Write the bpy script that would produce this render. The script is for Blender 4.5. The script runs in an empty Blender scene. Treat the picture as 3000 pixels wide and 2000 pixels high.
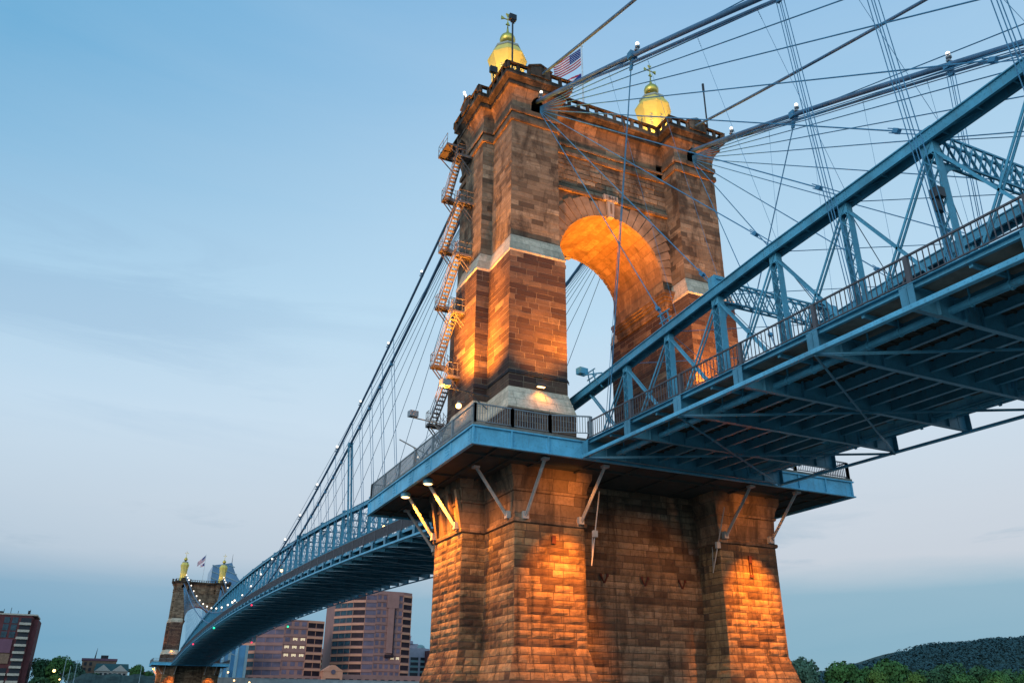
import bpy, bmesh, math, random
from math import sin, cos, pi, radians, sqrt, atan2
from mathutils import Vector, Matrix
random.seed(7)
S = bpy.context.scene
COL = S.collection

# ------------------------------------------------------------------ mesh helper
class MB:
    """collects faces; build() links them as ONE mesh object with metre UVs"""
    def __init__(s): s.v = []; s.f = []; s.uv = {}; s.mi = []; s.cm = 0; s.sm = False; s.ct = .5; s.tn = {}
    def face(s, pts, uv=None):
        n = len(s.v); s.v += [tuple(p) for p in pts]; s.f.append(tuple(range(n, n + len(pts)))); s.mi.append(s.cm)
        if uv: s.uv[len(s.f) - 1] = uv
    def hexa(s, p):   # 8 pts: bottom 0-3 ccw, top 4-7
        n = len(s.v); s.v += [tuple(q) for q in p]
        for q in ((3,2,1,0),(4,5,6,7),(0,1,5,4),(1,2,6,5),(2,3,7,6),(3,0,4,7)):
            s.f.append(tuple(n + i for i in q)); s.mi.append(s.cm)
    def box(s, x0, x1, y0, y1, z0, z1):
        if x0 > x1: x0, x1 = x1, x0
        if y0 > y1: y0, y1 = y1, y0
        if z0 > z1: z0, z1 = z1, z0
        s.hexa([(x0,y0,z0),(x1,y0,z0),(x1,y1,z0),(x0,y1,z0),(x0,y0,z1),(x1,y0,z1),(x1,y1,z1),(x0,y1,z1)])
    def beam(s, p, q, w, h, up=(0,0,1)):
        p = Vector(p); q = Vector(q); d = q - p
        if d.length < 1e-6: return
        d.normalize(); u = Vector(up)
        if abs(d.dot(u)) > .995: u = Vector((0,1,0)) if abs(d.y) < .9 else Vector((1,0,0))
        r = d.cross(u).normalized() * (w/2); t = r.cross(d).normalized() * (h/2)
        s.hexa([p-r-t, p+r-t, q+r-t, q-r-t, p-r+t, p+r+t, q+r+t, q-r+t])
    def tube(s, pts, r, n=8, cap=True):
        pts = [Vector(p) for p in pts]; base = len(s.v); m = len(pts)
        for i, p in enumerate(pts):
            d = (pts[min(i+1, m-1)] - pts[max(i-1, 0)]).normalized()
            u = Vector((0,0,1)) if abs(d.z) < .95 else Vector((1,0,0))
            a = d.cross(u).normalized(); b = a.cross(d).normalized()
            rr = r[i] if isinstance(r, (list, tuple)) else r
            for k in range(n):
                t = 2*pi*k/n; s.v.append(tuple(p + a*cos(t)*rr + b*sin(t)*rr))
        for i in range(m-1):
            for k in range(n):
                k2 = (k+1) % n
                s.f.append((base+i*n+k, base+i*n+k2, base+(i+1)*n+k2, base+(i+1)*n+k)); s.mi.append(s.cm)
        if cap:
            s.f.append(tuple(base+k for k in range(n-1, -1, -1))); s.mi.append(s.cm)
            s.f.append(tuple(base+(m-1)*n+k for k in range(n))); s.mi.append(s.cm)
    def loft(s, rings, cap0=True, cap1=True):
        base = len(s.v); n = len(rings[0])
        for r in rings: s.v += [tuple(p) for p in r]
        for i in range(len(rings)-1):
            for k in range(n):
                k2 = (k+1) % n
                s.f.append((base+i*n+k, base+i*n+k2, base+(i+1)*n+k2, base+(i+1)*n+k)); s.mi.append(s.cm)
        if cap0: s.f.append(tuple(base+k for k in range(n-1, -1, -1))); s.mi.append(s.cm)
        if cap1: s.f.append(tuple(base+(len(rings)-1)*n+k for k in range(n))); s.mi.append(s.cm)
    def lathe(s, prof, n=8, c=(0,0), ph=0):
        s.loft([[(c[0]+r*cos(ph+2*pi*k/n), c[1]+r*sin(ph+2*pi*k/n), z) for k in range(n)] for z, r in prof])
    def sphere(s, c, r, n=10, m=7):
        s.loft([[(c[0]+max(r*sin(pi*j/m), r*.02)*cos(2*pi*k/n), c[1]+max(r*sin(pi*j/m), r*.02)*sin(2*pi*k/n), c[2]-r*cos(pi*j/m)) for k in range(n)] for j in range(m+1)])
    def build(s, name, mat, parent=None, smooth=False, loc=None):
        me = bpy.data.meshes.new(name); me.from_pydata(s.v, [], s.f)
        mats = mat if isinstance(mat, (list, tuple)) else [mat]
        for m in mats: me.materials.append(m)
        if len(mats) > 1: me.polygons.foreach_set('material_index', s.mi)
        if smooth: me.polygons.foreach_set('use_smooth', [True]*len(s.f))
        uvl = me.uv_layers.new(name='UVMap').data; vs = s.v
        for p in me.polygons:
            cu = s.uv.get(p.index)
            nn = p.normal
            for j, li in enumerate(p.loop_indices):
                if cu: uvl[li].uv = cu[j]; continue
                x, y, z = vs[me.loops[li].vertex_index]
                if abs(nn.z) > .85: uvl[li].uv = (x, y)
                elif abs(nn.x) > abs(nn.y): uvl[li].uv = (y + 37.3, z)
                else: uvl[li].uv = (x, z)
        if s.tn:
            at = me.attributes.new('tint', 'FLOAT', 'FACE'); at.data.foreach_set('value', [s.tn.get(i, .5) for i in range(len(s.f))])
        o = bpy.data.objects.new(name, me); COL.objects.link(o)
        if parent:
            o.parent = parent
            if parent.type == 'EMPTY' or True: o.matrix_parent_inverse = Matrix.Translation(-Vector(wloc(parent)))
        elif loc is not None:
            me.transform(Matrix.Translation(-Vector(loc))); o.location = loc
        return o

def wloc(o):
    v = Vector(o.location)
    p = o.parent
    while p: v = v + Vector(p.location) if False else v; p = p.parent
    return v
_wl = {}
def wloc(o): return _wl.get(o.name, Vector((0,0,0)))

def tag(o, label, cat, group=None, kind=None):
    if label and not 4 <= len(label.split()) <= 16: print('LABEL LEN', len(label.split()), label)
    if label: o['label'] = label
    if cat: o['category'] = cat
    if group: o['group'] = group
    if kind: o['kind'] = kind
    return o
def thing(name, loc, label, cat, group=None):
    o = bpy.data.objects.new(name, None); COL.objects.link(o); o.location = loc; o.empty_display_size = .3
    _wl[o.name] = Vector(loc); tag(o, label, cat, group); return o
def lone(mb, name, mat, label, cat, group=None, kind=None, smooth=False, loc=None):
    o = mb.build(name, mat, None, smooth, loc); return tag(o, label, cat, group, kind)
def copy_tree(o, parent=None, off=None):
    c = o.copy(); COL.objects.link(c)
    if parent:
        mpi = o.matrix_parent_inverse.copy(); c.parent = parent; c.matrix_parent_inverse = mpi
    elif off is not None: c.location = Vector(o.location) + Vector(off)
    for ch in list(o.children): copy_tree(ch, c)
    return c

# ------------------------------------------------------------------ materials
def mat(name):
    m = bpy.data.materials.new(name); m.use_nodes = True; nt = m.node_tree
    b = nt.nodes['Principled BSDF']; return m, nt, b
def N(nt, t, **kw):
    n = nt.nodes.new(t)
    for k, v in kw.items():
        if k.startswith('i_'):
            key = k[2:]; n.inputs[int(key) if key.isdigit() else key.replace('_', ' ')].default_value = v
        else: setattr(n, k, v)
    return n
def LK(nt, a, b): nt.links.new(a, b)
def ramp(nt, stops, fac):
    r = N(nt, 'ShaderNodeValToRGB'); e = r.color_ramp.elements
    while len(e) < len(stops): e.new(.5)
    for i, (p, c) in enumerate(stops): e[i].position = p; e[i].color = (*c, 1)
    LK(nt, fac, r.inputs[0]); return r.outputs[0]
def mixc(nt, fac, a, b, mode='MIX'):
    m = N(nt, 'ShaderNodeMix', data_type='RGBA', blend_type=mode)
    for s, v in ((m.inputs[0], fac), (m.inputs[6], a), (m.inputs[7], b)):
        if hasattr(v, 'is_output') or isinstance(v, bpy.types.NodeSocket): LK(nt, v, s)
        else: s.default_value = v if not isinstance(v, tuple) else (*v, 1)
    return m.outputs[2]
def noise(nt, vec, scale, detail=4, rough=.55, dist=0):
    n = N(nt, 'ShaderNodeTexNoise'); n.inputs['Scale'].default_value = scale; n.inputs['Detail'].default_value = detail
    n.inputs['Roughness'].default_value = rough; n.inputs['Distortion'].default_value = dist
    if vec is not None: LK(nt, vec, n.inputs['Vector'])
    return n.outputs[0]
def mapr(nt, v, a, b, c=0, d=1):
    n = N(nt, 'ShaderNodeMapRange'); LK(nt, v, n.inputs[0])
    for i, x in zip((1,2,3,4), (a,b,c,d)): n.inputs[i].default_value = x
    return n.outputs[0]
def math_(nt, op, a, b=None):
    n = N(nt, 'ShaderNodeMath', operation=op)
    for i, x in enumerate((a, b)):
        if x is None: continue
        if isinstance(x, bpy.types.NodeSocket): LK(nt, x, n.inputs[i])
        else: n.inputs[i].default_value = x
    return n.outputs[0]
def simple(name, col, rough=.6, metal=0, vary=.15, vs=1.5, bump=0, spec=.3):
    m, nt, b = mat(name)
    tc = N(nt, 'ShaderNodeTexCoord'); n1 = noise(nt, tc.outputs['Object'], vs, 5, .6)
    dark = tuple(c*(1-vary) for c in col); lite = tuple(min(1, c*(1+vary)) for c in col)
    LK(nt, ramp(nt, [(.3, dark), (.7, lite)], n1), b.inputs['Base Color'])
    b.inputs['Roughness'].default_value = rough; b.inputs['Metallic'].default_value = metal
    b.inputs['Specular IOR Level'].default_value = spec
    if bump:
        bp = N(nt, 'ShaderNodeBump'); bp.inputs['Strength'].default_value = bump; bp.inputs['Distance'].default_value = .02
        LK(nt, noise(nt, tc.outputs['Object'], vs*8, 5), bp.inputs['Height']); LK(nt, bp.outputs[0], b.inputs['Normal'])
    return m
def emis(name, col, st):
    m, nt, b = mat(name); b.inputs['Base Color'].default_value = (*col, 1)
    b.inputs['Emission Color'].default_value = (*col, 1); b.inputs['Emission Strength'].default_value = st; return m

def masonry(name, stops, joint, bw=1.35, rh=.43, ms=.014, stain=(.03,.02,.015), stain_amt=.55, bumpd=.03, rock=.0, stain_lo=.5, soot=0.0, tint=None, gain=1.4, sat=(1.12,.98,.84)):
    m, nt, b = mat(name)
    uv = N(nt, 'ShaderNodeUVMap'); tc = N(nt, 'ShaderNodeTexCoord')
    # wobble the joints a little so that no course is ruler-straight
    wob = N(nt, 'ShaderNodeTexNoise'); wob.inputs['Scale'].default_value = 1.9; wob.inputs['Detail'].default_value = 5
    LK(nt, tc.outputs['Object'], wob.inputs['Vector'])
    add = N(nt, 'ShaderNodeVectorMath', operation='MULTIPLY_ADD'); LK(nt, wob.outputs['Color'], add.inputs[0])
    add.inputs[1].default_value = (.12, .07 + rock*.12, 0); LK(nt, uv.outputs[0], add.inputs[2])
    def brick(width, off, sq, sf):
        k = N(nt, 'ShaderNodeTexBrick', offset=off, squash=sq, squash_frequency=sf, offset_frequency=2)
        LK(nt, add.outputs[0], k.inputs['Vector'])
        k.inputs['Color1'].default_value = (0,0,0,1); k.inputs['Color2'].default_value = (1,1,1,1); k.inputs['Mortar'].default_value = (.5,.5,.5,1)
        k.inputs['Scale'].default_value = 1; k.inputs['Mortar Size'].default_value = ms; k.inputs['Mortar Smooth'].default_value = .3
        k.inputs['Brick Width'].default_value = width; k.inputs['Row Height'].default_value = rh; return k
    k = brick(bw, .42, .62, 3)
    stops = [(p, tuple(min(.85, x*gain*q) for x, q in zip(c, sat))) for p, c in stops]; joint = tuple(min(.8, x*gain) for x in joint); stain = tuple(x*gain**.5 for x in stain)
    base = ramp(nt, stops, k.outputs['Color'])
    nz = noise(nt, tc.outputs['Object'], 3.2, 10, .78)
    base = mixc(nt, mapr(nt, nz, .42, .68, 0, .7), base, tuple(c*.45 for c in stops[len(stops)//2][1]))
    mp = N(nt, 'ShaderNodeMapping'); mp.inputs['Scale'].default_value = (.9, .9, .22); LK(nt, tc.outputs['Object'], mp.inputs[0])
    st = noise(nt, mp.outputs[0], .8, 7, .68, .6)
    base = mixc(nt, mapr(nt, st, stain_lo, stain_lo + .16, 0, stain_amt), base, stain)
    if soot:
        mp2 = N(nt, 'ShaderNodeMapping'); mp2.inputs['Scale'].default_value = (2.2, 2.2, .12); mp2.inputs['Location'].default_value = (3,1,5); LK(nt, tc.outputs['Object'], mp2.inputs[0])
        base = mixc(nt, mapr(nt, noise(nt, mp2.outputs[0], 1, 6, .7), .5, .66, 0, soot), base, (.012,.011,.010))
    if tint:
        base = mixc(nt, mapr(nt, noise(nt, tc.outputs['Object'], .35, 3), .45, .65, 0, .6), base, tint)
    jn = noise(nt, tc.outputs['Object'], .6, 3)
    jc = mixc(nt, mapr(nt, jn, .4, .6), joint, tuple(c*.35 for c in joint))
    LK(nt, mixc(nt, k.outputs['Fac'], base, jc), b.inputs['Base Color'])
    b.inputs['Roughness'].default_value = .88; b.inputs['Specular IOR Level'].default_value = .2
    inv = math_(nt, 'SUBTRACT', 1, k.outputs['Fac'])
    h = math_(nt, 'MULTIPLY_ADD', k.outputs['Color'], .35 + rock); h.node.inputs[2].default_value = 0
    h = math_(nt, 'ADD', inv, h)
    h = math_(nt, 'ADD', h, math_(nt, 'MULTIPLY', noise(nt, tc.outputs['Object'], 2.6, 9, .72), .5 + 2.2*rock))
    bp = N(nt, 'ShaderNodeBump'); bp.inputs['Strength'].default_value = .9; bp.inputs['Distance'].default_value = bumpd
    LK(nt, h, bp.inputs['Height']); LK(nt, bp.outputs[0], b.inputs['Normal'])
    return m

def stone_blocks(name, stops, stain=(.05,.03,.02), amt=.6, bumpd=.03, lo=.52, fine=3.2, soot=0, patch=.6):
    """per-stone colour comes from the face attribute 'tint'; stains and grain from noise"""
    m, nt, b = mat(name); tc = N(nt, 'ShaderNodeTexCoord'); at = N(nt, 'ShaderNodeAttribute', attribute_name='tint')
    base = ramp(nt, stops, at.outputs['Fac'])
    base = mixc(nt, mapr(nt, noise(nt, tc.outputs['Object'], fine, 10, .78), .42, .70, 0, patch), base, tuple(c*.42 for c in stops[len(stops)//2][1]))
    mh = N(nt, 'ShaderNodeMapping'); mh.inputs['Scale'].default_value = (.35, .35, 4.5); LK(nt, tc.outputs['Object'], mh.inputs[0])
    base = mixc(nt, mapr(nt, noise(nt, mh.outputs[0], 1, 9, .72, .3), .50, .66, 0, .62), base, tuple(c*.36 for c in stops[len(stops)//2][1]))
    mp = N(nt, 'ShaderNodeMapping'); mp.inputs['Scale'].default_value = (.8, .8, .3); LK(nt, tc.outputs['Object'], mp.inputs[0])
    base = mixc(nt, mapr(nt, noise(nt, mp.outputs[0], .9, 8, .7, .6), lo, lo+.15, 0, amt), base, stain)
    if soot:
        mp2 = N(nt, 'ShaderNodeMapping'); mp2.inputs['Scale'].default_value = (2.0, 2.0, .1); mp2.inputs['Location'].default_value = (3,1,5); LK(nt, tc.outputs['Object'], mp2.inputs[0])
        base = mixc(nt, mapr(nt, noise(nt, mp2.outputs[0], 1, 6, .7), .52, .68, 0, soot), base, (.02,.017,.015))
    LK(nt, base, b.inputs['Base Color']); b.inputs['Roughness'].default_value = .9; b.inputs['Specular IOR Level'].default_value = .15
    bp = N(nt, 'ShaderNodeBump'); bp.inputs['Strength'].default_value = 1; bp.inputs['Distance'].default_value = bumpd
    LK(nt, noise(nt, tc.outputs['Object'], 3.0, 10, .75), bp.inputs['Height']); LK(nt, bp.outputs[0], b.inputs['Normal']); return m
def blockwork(mb, A0, B0, A1, B1, z0, z1, rh, lmin, lmax, relief, rock, rnd, gap=.02, dark=.25, nx=4, back=.05):
    """courses of separate stones over the wall facet A-B (outward = right of A->B); z0..z1, battered if A1,B1 differ"""
    A0, B0, A1, B1 = (Vector((*p, 0)) for p in (A0, B0, A1, B1))
    L = (B0-A0).length
    if L < .12: return
    d = (B0-A0)/L; nr = Vector((d.y, -d.x, 0)); rows = max(1, round((z1-z0)/rh))
    for r in range(rows):
        ta = r/rows; tb = (r+1)/rows; za = z0+(z1-z0)*ta+gap/2; zb = z0+(z1-z0)*tb-gap/2
        cuts = [0.0]; first = rnd.uniform(lmin*.5, lmax*.8)
        x = first
        while x < L-lmin*.55: cuts.append(x); x += rnd.uniform(lmin, lmax)
        cuts.append(L); ctint = rnd.gauss(0, .13)
        for i in range(len(cuts)-1):
            ua, ub = cuts[i]+gap/2, cuts[i+1]-gap/2
            if i == 0: ua = -.0
            if i == len(cuts)-2: ub = L
            if ub-ua < .06: continue
            t = min(1, max(0, .55+ctint+rnd.gauss(0, .11)))
            if rnd.random() < dark: t = rnd.uniform(0, .22)
            rel = relief*rnd.uniform(.3, 1)
            n = nx if rock else 1; m = 3 if rock else 1; n0 = len(mb.v)
            def P(u, tt, o):
                q0 = A0+d*u; q1 = A1+(B1-A1)*(u/L); q = q0.lerp(q1, ta+(tb-ta)*tt)
                return (q.x+nr.x*o, q.y+nr.y*o, za+(zb-za)*tt)
            for j in range(m+1):
                for k in range(n+1):
                    edge = j in (0, m) or k in (0, n)
                    o = rel if not rock else (rel*.4*rnd.uniform(.3, 1) if edge else rel+rock*rnd.uniform(.1, 1))
                    ju = rnd.uniform(-1, 1)*.03 if rock and not (k in (0, n)) else 0
                    jz = 0
                    mb.v.append(P(ua+(ub-ua)*k/n+ju, j/m, o))
            f0 = len(mb.f)
            for j in range(m):
                for k in range(n):
                    q = n0+j*(n+1)+k; mb.f.append((q, q+1, q+n+2, q+n+1)); mb.mi.append(mb.cm)
            # stone edges back to the bed
            b0 = len(mb.v)
            ring = [(0, k) for k in range(n+1)]+[(j, n) for j in range(1, m+1)]+[(m, k) for k in range(n-1, -1, -1)]+[(j, 0) for j in range(m-1, 0, -1)]
            for j, k in ring: mb.v.append(P(ua+(ub-ua)*k/n, j/m, -back))
            for a in range(len(ring)):
                c = (a+1) % len(ring); ja, ka = ring[a]; jc, kc = ring[c]
                mb.f.append((b0+a, b0+c, n0+jc*(n+1)+kc, n0+ja*(n+1)+ka)); mb.mi.append(mb.cm)
            for q in range(f0, len(mb.f)): mb.tn[q] = t
def clad(mb, r0, r1, z0, z1, skip=(), **kw):
    n = len(r0)
    for i in range(n):
        if i in skip: continue
        j = (i+1) % n
        blockwork(mb, r0[i][:2], r0[j][:2], r1[i][:2], r1[j][:2], z0, z1, **kw)

M = {}
M['stone_up'] = masonry('sandstone_upper', [(.0,(.10,.066,.046)),(.25,(.13,.088,.06)),(.5,(.19,.125,.08)),(.75,(.22,.15,.095)),(1,(.27,.19,.125))], (.24,.18,.12), bw=1.45, rh=.43, stain=(.03,.021,.016), stain_amt=.62, bumpd=.03, stain_lo=.47)
M['stone_dark'] = masonry('sandstone_weathered', [(.0,(.035,.022,.02)),(.4,(.06,.037,.03)),(.62,(.10,.062,.045)),(.82,(.16,.105,.07)),(1,(.25,.17,.11))], (.30,.22,.15), bw=1.25, rh=.43, ms=.02, stain=(.03,.02,.017), stain_amt=.45, bumpd=.04, stain_lo=.5)
M['stone_low'] = masonry('sandstone_pier', [(.0,(.085,.052,.042)),(.16,(.17,.11,.075)),(.5,(.25,.165,.10)),(.8,(.32,.22,.135)),(1,(.22,.15,.11))], (.08,.055,.04), bw=1.75, rh=.5, ms=.018, stain=(.04,.026,.02), stain_amt=.55, bumpd=.16, rock=.45, stain_lo=.53, soot=.7)
M['stone_web'] = masonry('sandstone_recess', [(.0,(.045,.03,.022)),(.25,(.11,.07,.045)),(.6,(.17,.115,.072)),(.85,(.22,.15,.1)),(1,(.2,.15,.12))], (.07,.05,.036), bw=1.7, rh=.5, ms=.024, stain=(.03,.02,.014), stain_amt=.6, bumpd=.15, rock=.45, stain_lo=.5, soot=.5)
M['stone_light'] = masonry('limestone_course', [(.0,(.33,.29,.24)),(.5,(.42,.37,.31)),(1,(.48,.43,.36))], (.2,.18,.15), bw=2.4, rh=.55, ms=.012, stain=(.12,.11,.08), stain_amt=.5, bumpd=.02)
M['stone_sof'] = masonry('arch_brickwork', [(.0,(.20,.125,.07)),(.5,(.27,.17,.09)),(1,(.34,.22,.12))], (.17,.11,.07), bw=2.1, rh=.7, ms=.014, stain=(.10,.06,.035), stain_amt=.6, bumpd=.02, stain_lo=.47)
M['bl_up'] = stone_blocks('sandstone_blocks_upper', [(0,(.10,.07,.048)),(.25,(.18,.125,.08)),(.55,(.27,.187,.12)),(.8,(.35,.25,.16)),(1,(.43,.315,.205))], (.045,.03,.022), .82, .04, .48)
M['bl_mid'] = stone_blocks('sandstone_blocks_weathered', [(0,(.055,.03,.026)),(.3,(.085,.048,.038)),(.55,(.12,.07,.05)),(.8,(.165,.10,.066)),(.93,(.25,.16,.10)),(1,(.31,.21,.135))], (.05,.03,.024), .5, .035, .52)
M['bl_low'] = stone_blocks('rock_faced_pier_blocks', [(0,(.07,.04,.028)),(.2,(.17,.10,.055)),(.5,(.29,.175,.085)),(.8,(.38,.24,.12)),(1,(.29,.195,.11))], (.05,.028,.02), .8, .05, .50, soot=.85, fine=2.2, patch=.8)
M['bl_web'] = stone_blocks('rock_faced_recess_blocks', [(0,(.075,.045,.03)),(.3,(.17,.105,.065)),(.6,(.25,.165,.10)),(.85,(.32,.22,.14)),(1,(.28,.20,.15))], (.035,.022,.015), .7, .05, .48, soot=.75, fine=2.4, patch=.75)
M['bed_light'] = simple('pale_mortar', (.34,.25,.165), .95, vary=.3, vs=2)
M['bed_dark'] = simple('dark_mortar', (.075,.05,.035), .95, vary=.4, vs=2)
M['bed_mid'] = simple('brown_mortar', (.16,.105,.07), .95, vary=.4, vs=2)
M['stone_trim'] = masonry('cornice_stone', [(.0,(.045,.036,.03)),(.5,(.09,.07,.055)),(1,(.15,.115,.085))], (.05,.04,.03), bw=1.6, rh=.6, ms=.01, stain=(.012,.011,.010), stain_amt=.85, bumpd=.03, stain_lo=.42)
M['stone_frieze'] = masonry('frieze_stone', [(.0,(.10,.07,.05)),(.4,(.16,.11,.075)),(1,(.24,.165,.115))], (.07,.05,.04), bw=1.7, rh=.75, ms=.012, stain=(.03,.022,.018), stain_amt=.75, bumpd=.03, stain_lo=.46)
M['vouss'] = simple('voussoir_stone', (.27,.175,.11), .85, vary=.45, vs=.9, bump=.3)
M['plaque'] = simple('date_stone_marble', (.42,.33,.26), .8, vary=.15, bump=.1)
M['plaque_cut'] = simple('date_stone_letters', (.13,.09,.07), .9)
M['dark_void'] = simple('recess_shade_paint', (.012,.010,.009), .95)
M['gold_body'] = simple('turret_render', (.74,.54,.13), .7, vary=.08, bump=.1)
M['gold'] = simple('gilded_metal', (.75,.48,.10), .32, metal=.9, vary=.1)
M['copper'] = simple('verdigris_roof', (.07,.12,.11), .6)
M['turret_trim'] = simple('turret_grey_trim', (.42,.40,.33), .7)

def steel(name, col, rough=.45):
    m, nt, b = mat(name); tc = N(nt, 'ShaderNodeTexCoord')
    n1 = noise(nt, tc.outputs['Object'], .6, 6, .65); n2 = noise(nt, tc.outputs['Object'], 9, 5, .6)
    c = ramp(nt, [(.3, tuple(x*.62 for x in col)), (.7, tuple(min(1, x*1.2) for x in col))], n1)
    c = mixc(nt, mapr(nt, n2, .55, .70, 0, .5), c, tuple(x*.45 for x in col))
    mp = N(nt, 'ShaderNodeMapping'); mp.inputs['Scale'].default_value = (3, 3, .3); LK(nt, tc.outputs['Object'], mp.inputs[0])
    c = mixc(nt, mapr(nt, noise(nt, mp.outputs[0], 1.2, 8, .75), .56, .72, 0, .62), c, (.10,.065,.05))
    LK(nt, c, b.inputs['Base Color']); b.inputs['Roughness'].default_value = rough; b.inputs['Specular IOR Level'].default_value = .35
    bp = N(nt, 'ShaderNodeBump'); bp.inputs['Strength'].default_value = .25; bp.inputs['Distance'].default_value = .01
    LK(nt, n2, bp.inputs['Height']); LK(nt, bp.outputs[0], b.inputs['Normal']); return m
M['blue'] = steel('bridge_blue_paint', (.08,.31,.43))
M['blue_lt'] = steel('bridge_blue_paint_light', (.12,.42,.58))
M['stain_iron'] = simple('rusty_iron', (.07,.018,.012), .8)
M['cable'] = simple('cable_paint', (.08,.16,.25), .55, vary=.3, vs=.7)
M['rope'] = simple('wire_rope_paint', (.06,.20,.32), .55, vary=.2)
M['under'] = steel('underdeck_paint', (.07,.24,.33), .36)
M['grating'] = simple('deck_grating', (.06,.055,.045), .9)
M['rail_b'] = simple('railing_blue_grey', (.19,.21,.22), .5, vary=.25, vs=2)
M['rail'] = simple('railing_metal', (.085,.075,.08), .5, vary=.25, vs=2)
M['concrete'] = simple('platform_concrete', (.17,.16,.135), .9, vary=.35, vs=1.5, bump=.3)
M['strut'] = simple('strut_galvanised', (.42,.38,.34), .6, vary=.2)
M['stair'] = simple('stair_galvanised', (.14,.115,.105), .6, vary=.15)
M['fixture'] = simple('lamp_housing', (.05,.05,.055), .5)
M['fixture_grey'] = simple('lamp_housing_grey', (.25,.26,.27), .5)
M['bulb'] = emis('lamp_globe_lit', (1,.82,.62), 2.4)
M['bulb_am'] = emis('sodium_lamp_lit', (1,.58,.22), 5)
M['red_l'] = emis('red_signal_lit', (1,.04,.10), 1.6)
M['green_l'] = emis('green_signal_lit', (.03,1,.45), 1.4)
M['white'] = simple('white_paint', (.62,.62,.62), .5)
M['black'] = simple('black_paint', (.02,.02,.024), .5)
M['flag_r'] = simple('flag_red', (.55,.03,.06), .8); M['flag_w'] = simple('flag_white', (.75,.72,.70), .8); M['flag_b'] = simple('flag_blue', (.03,.05,.20), .8)
# ================================================================= MASONRY TOWER
def leg_pts(sx, z, xa, xb, xc, Y1, Y2, xj=4.95, Yw=3.5):
    p = [(-xa,-Y1),(-xb,-Y1),(-xb,-Yw),(-xj,-Yw),(-xj,Yw),(-xb,Yw),(-xb,Y1),(-xa,Y1),(-xa,Y2),(-xc,Y2),(-xc,-Y2),(-xa,-Y2)]
    if sx > 0: p = [(-x, y) for x, y in reversed(p)]
    return [(x, y, z) for x, y in p]
def H_pts(z, xa, xb, xc, Y1, Y2, Yw, o=0, ow=None):
    ow = o if ow is None else ow
    xa += o; xb -= o; xc += o; Y1 += o; Y2 += o; Yw += ow
    p = [(-xa,-Y1),(-xb,-Y1),(-xb,-Yw),(xb,-Yw),(xb,-Y1),(xa,-Y1),(xa,-Y2),(xc,-Y2),(xc,Y2),(xa,Y2),(xa,Y1),(xb,Y1),(xb,Yw),(-xb,Yw),(-xb,Y1),(-xa,Y1),(-xa,Y2),(-xc,Y2),(-xc,-Y2),(-xa,-Y2)]
    return [(x, y, z) for x, y in p]
UP = dict(xa=9.6, xb=5.62, xc=10.5, Y1=5.3, Y2=1.8)
WD = dict(xa=9.85, xb=5.45, xc=10.86, Y1=5.76, Y2=2.08)
BS = dict(xa=10.22, xb=5.3, xc=11.3, Y1=6.55, Y2=2.7)
def grow(d, o): return dict(xa=d['xa']+o, xb=d['xb']-o, xc=d['xc']+o, Y1=d['Y1']+o, Y2=d['Y2']+o)
def bake_cut(obj, cutters):
    cut = cutters.build('cutter', M['dark_void'])
    m = obj.modifiers.new('c', 'BOOLEAN'); m.object = cut; m.operation = 'DIFFERENCE'; m.solver = 'EXACT'
    dg = bpy.context.evaluated_depsgraph_get(); me = bpy.data.meshes.new_from_object(obj.evaluated_get(dg))
    obj.modifiers.clear(); old = obj.data; obj.data = me; bpy.data.objects.remove(cut)

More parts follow.
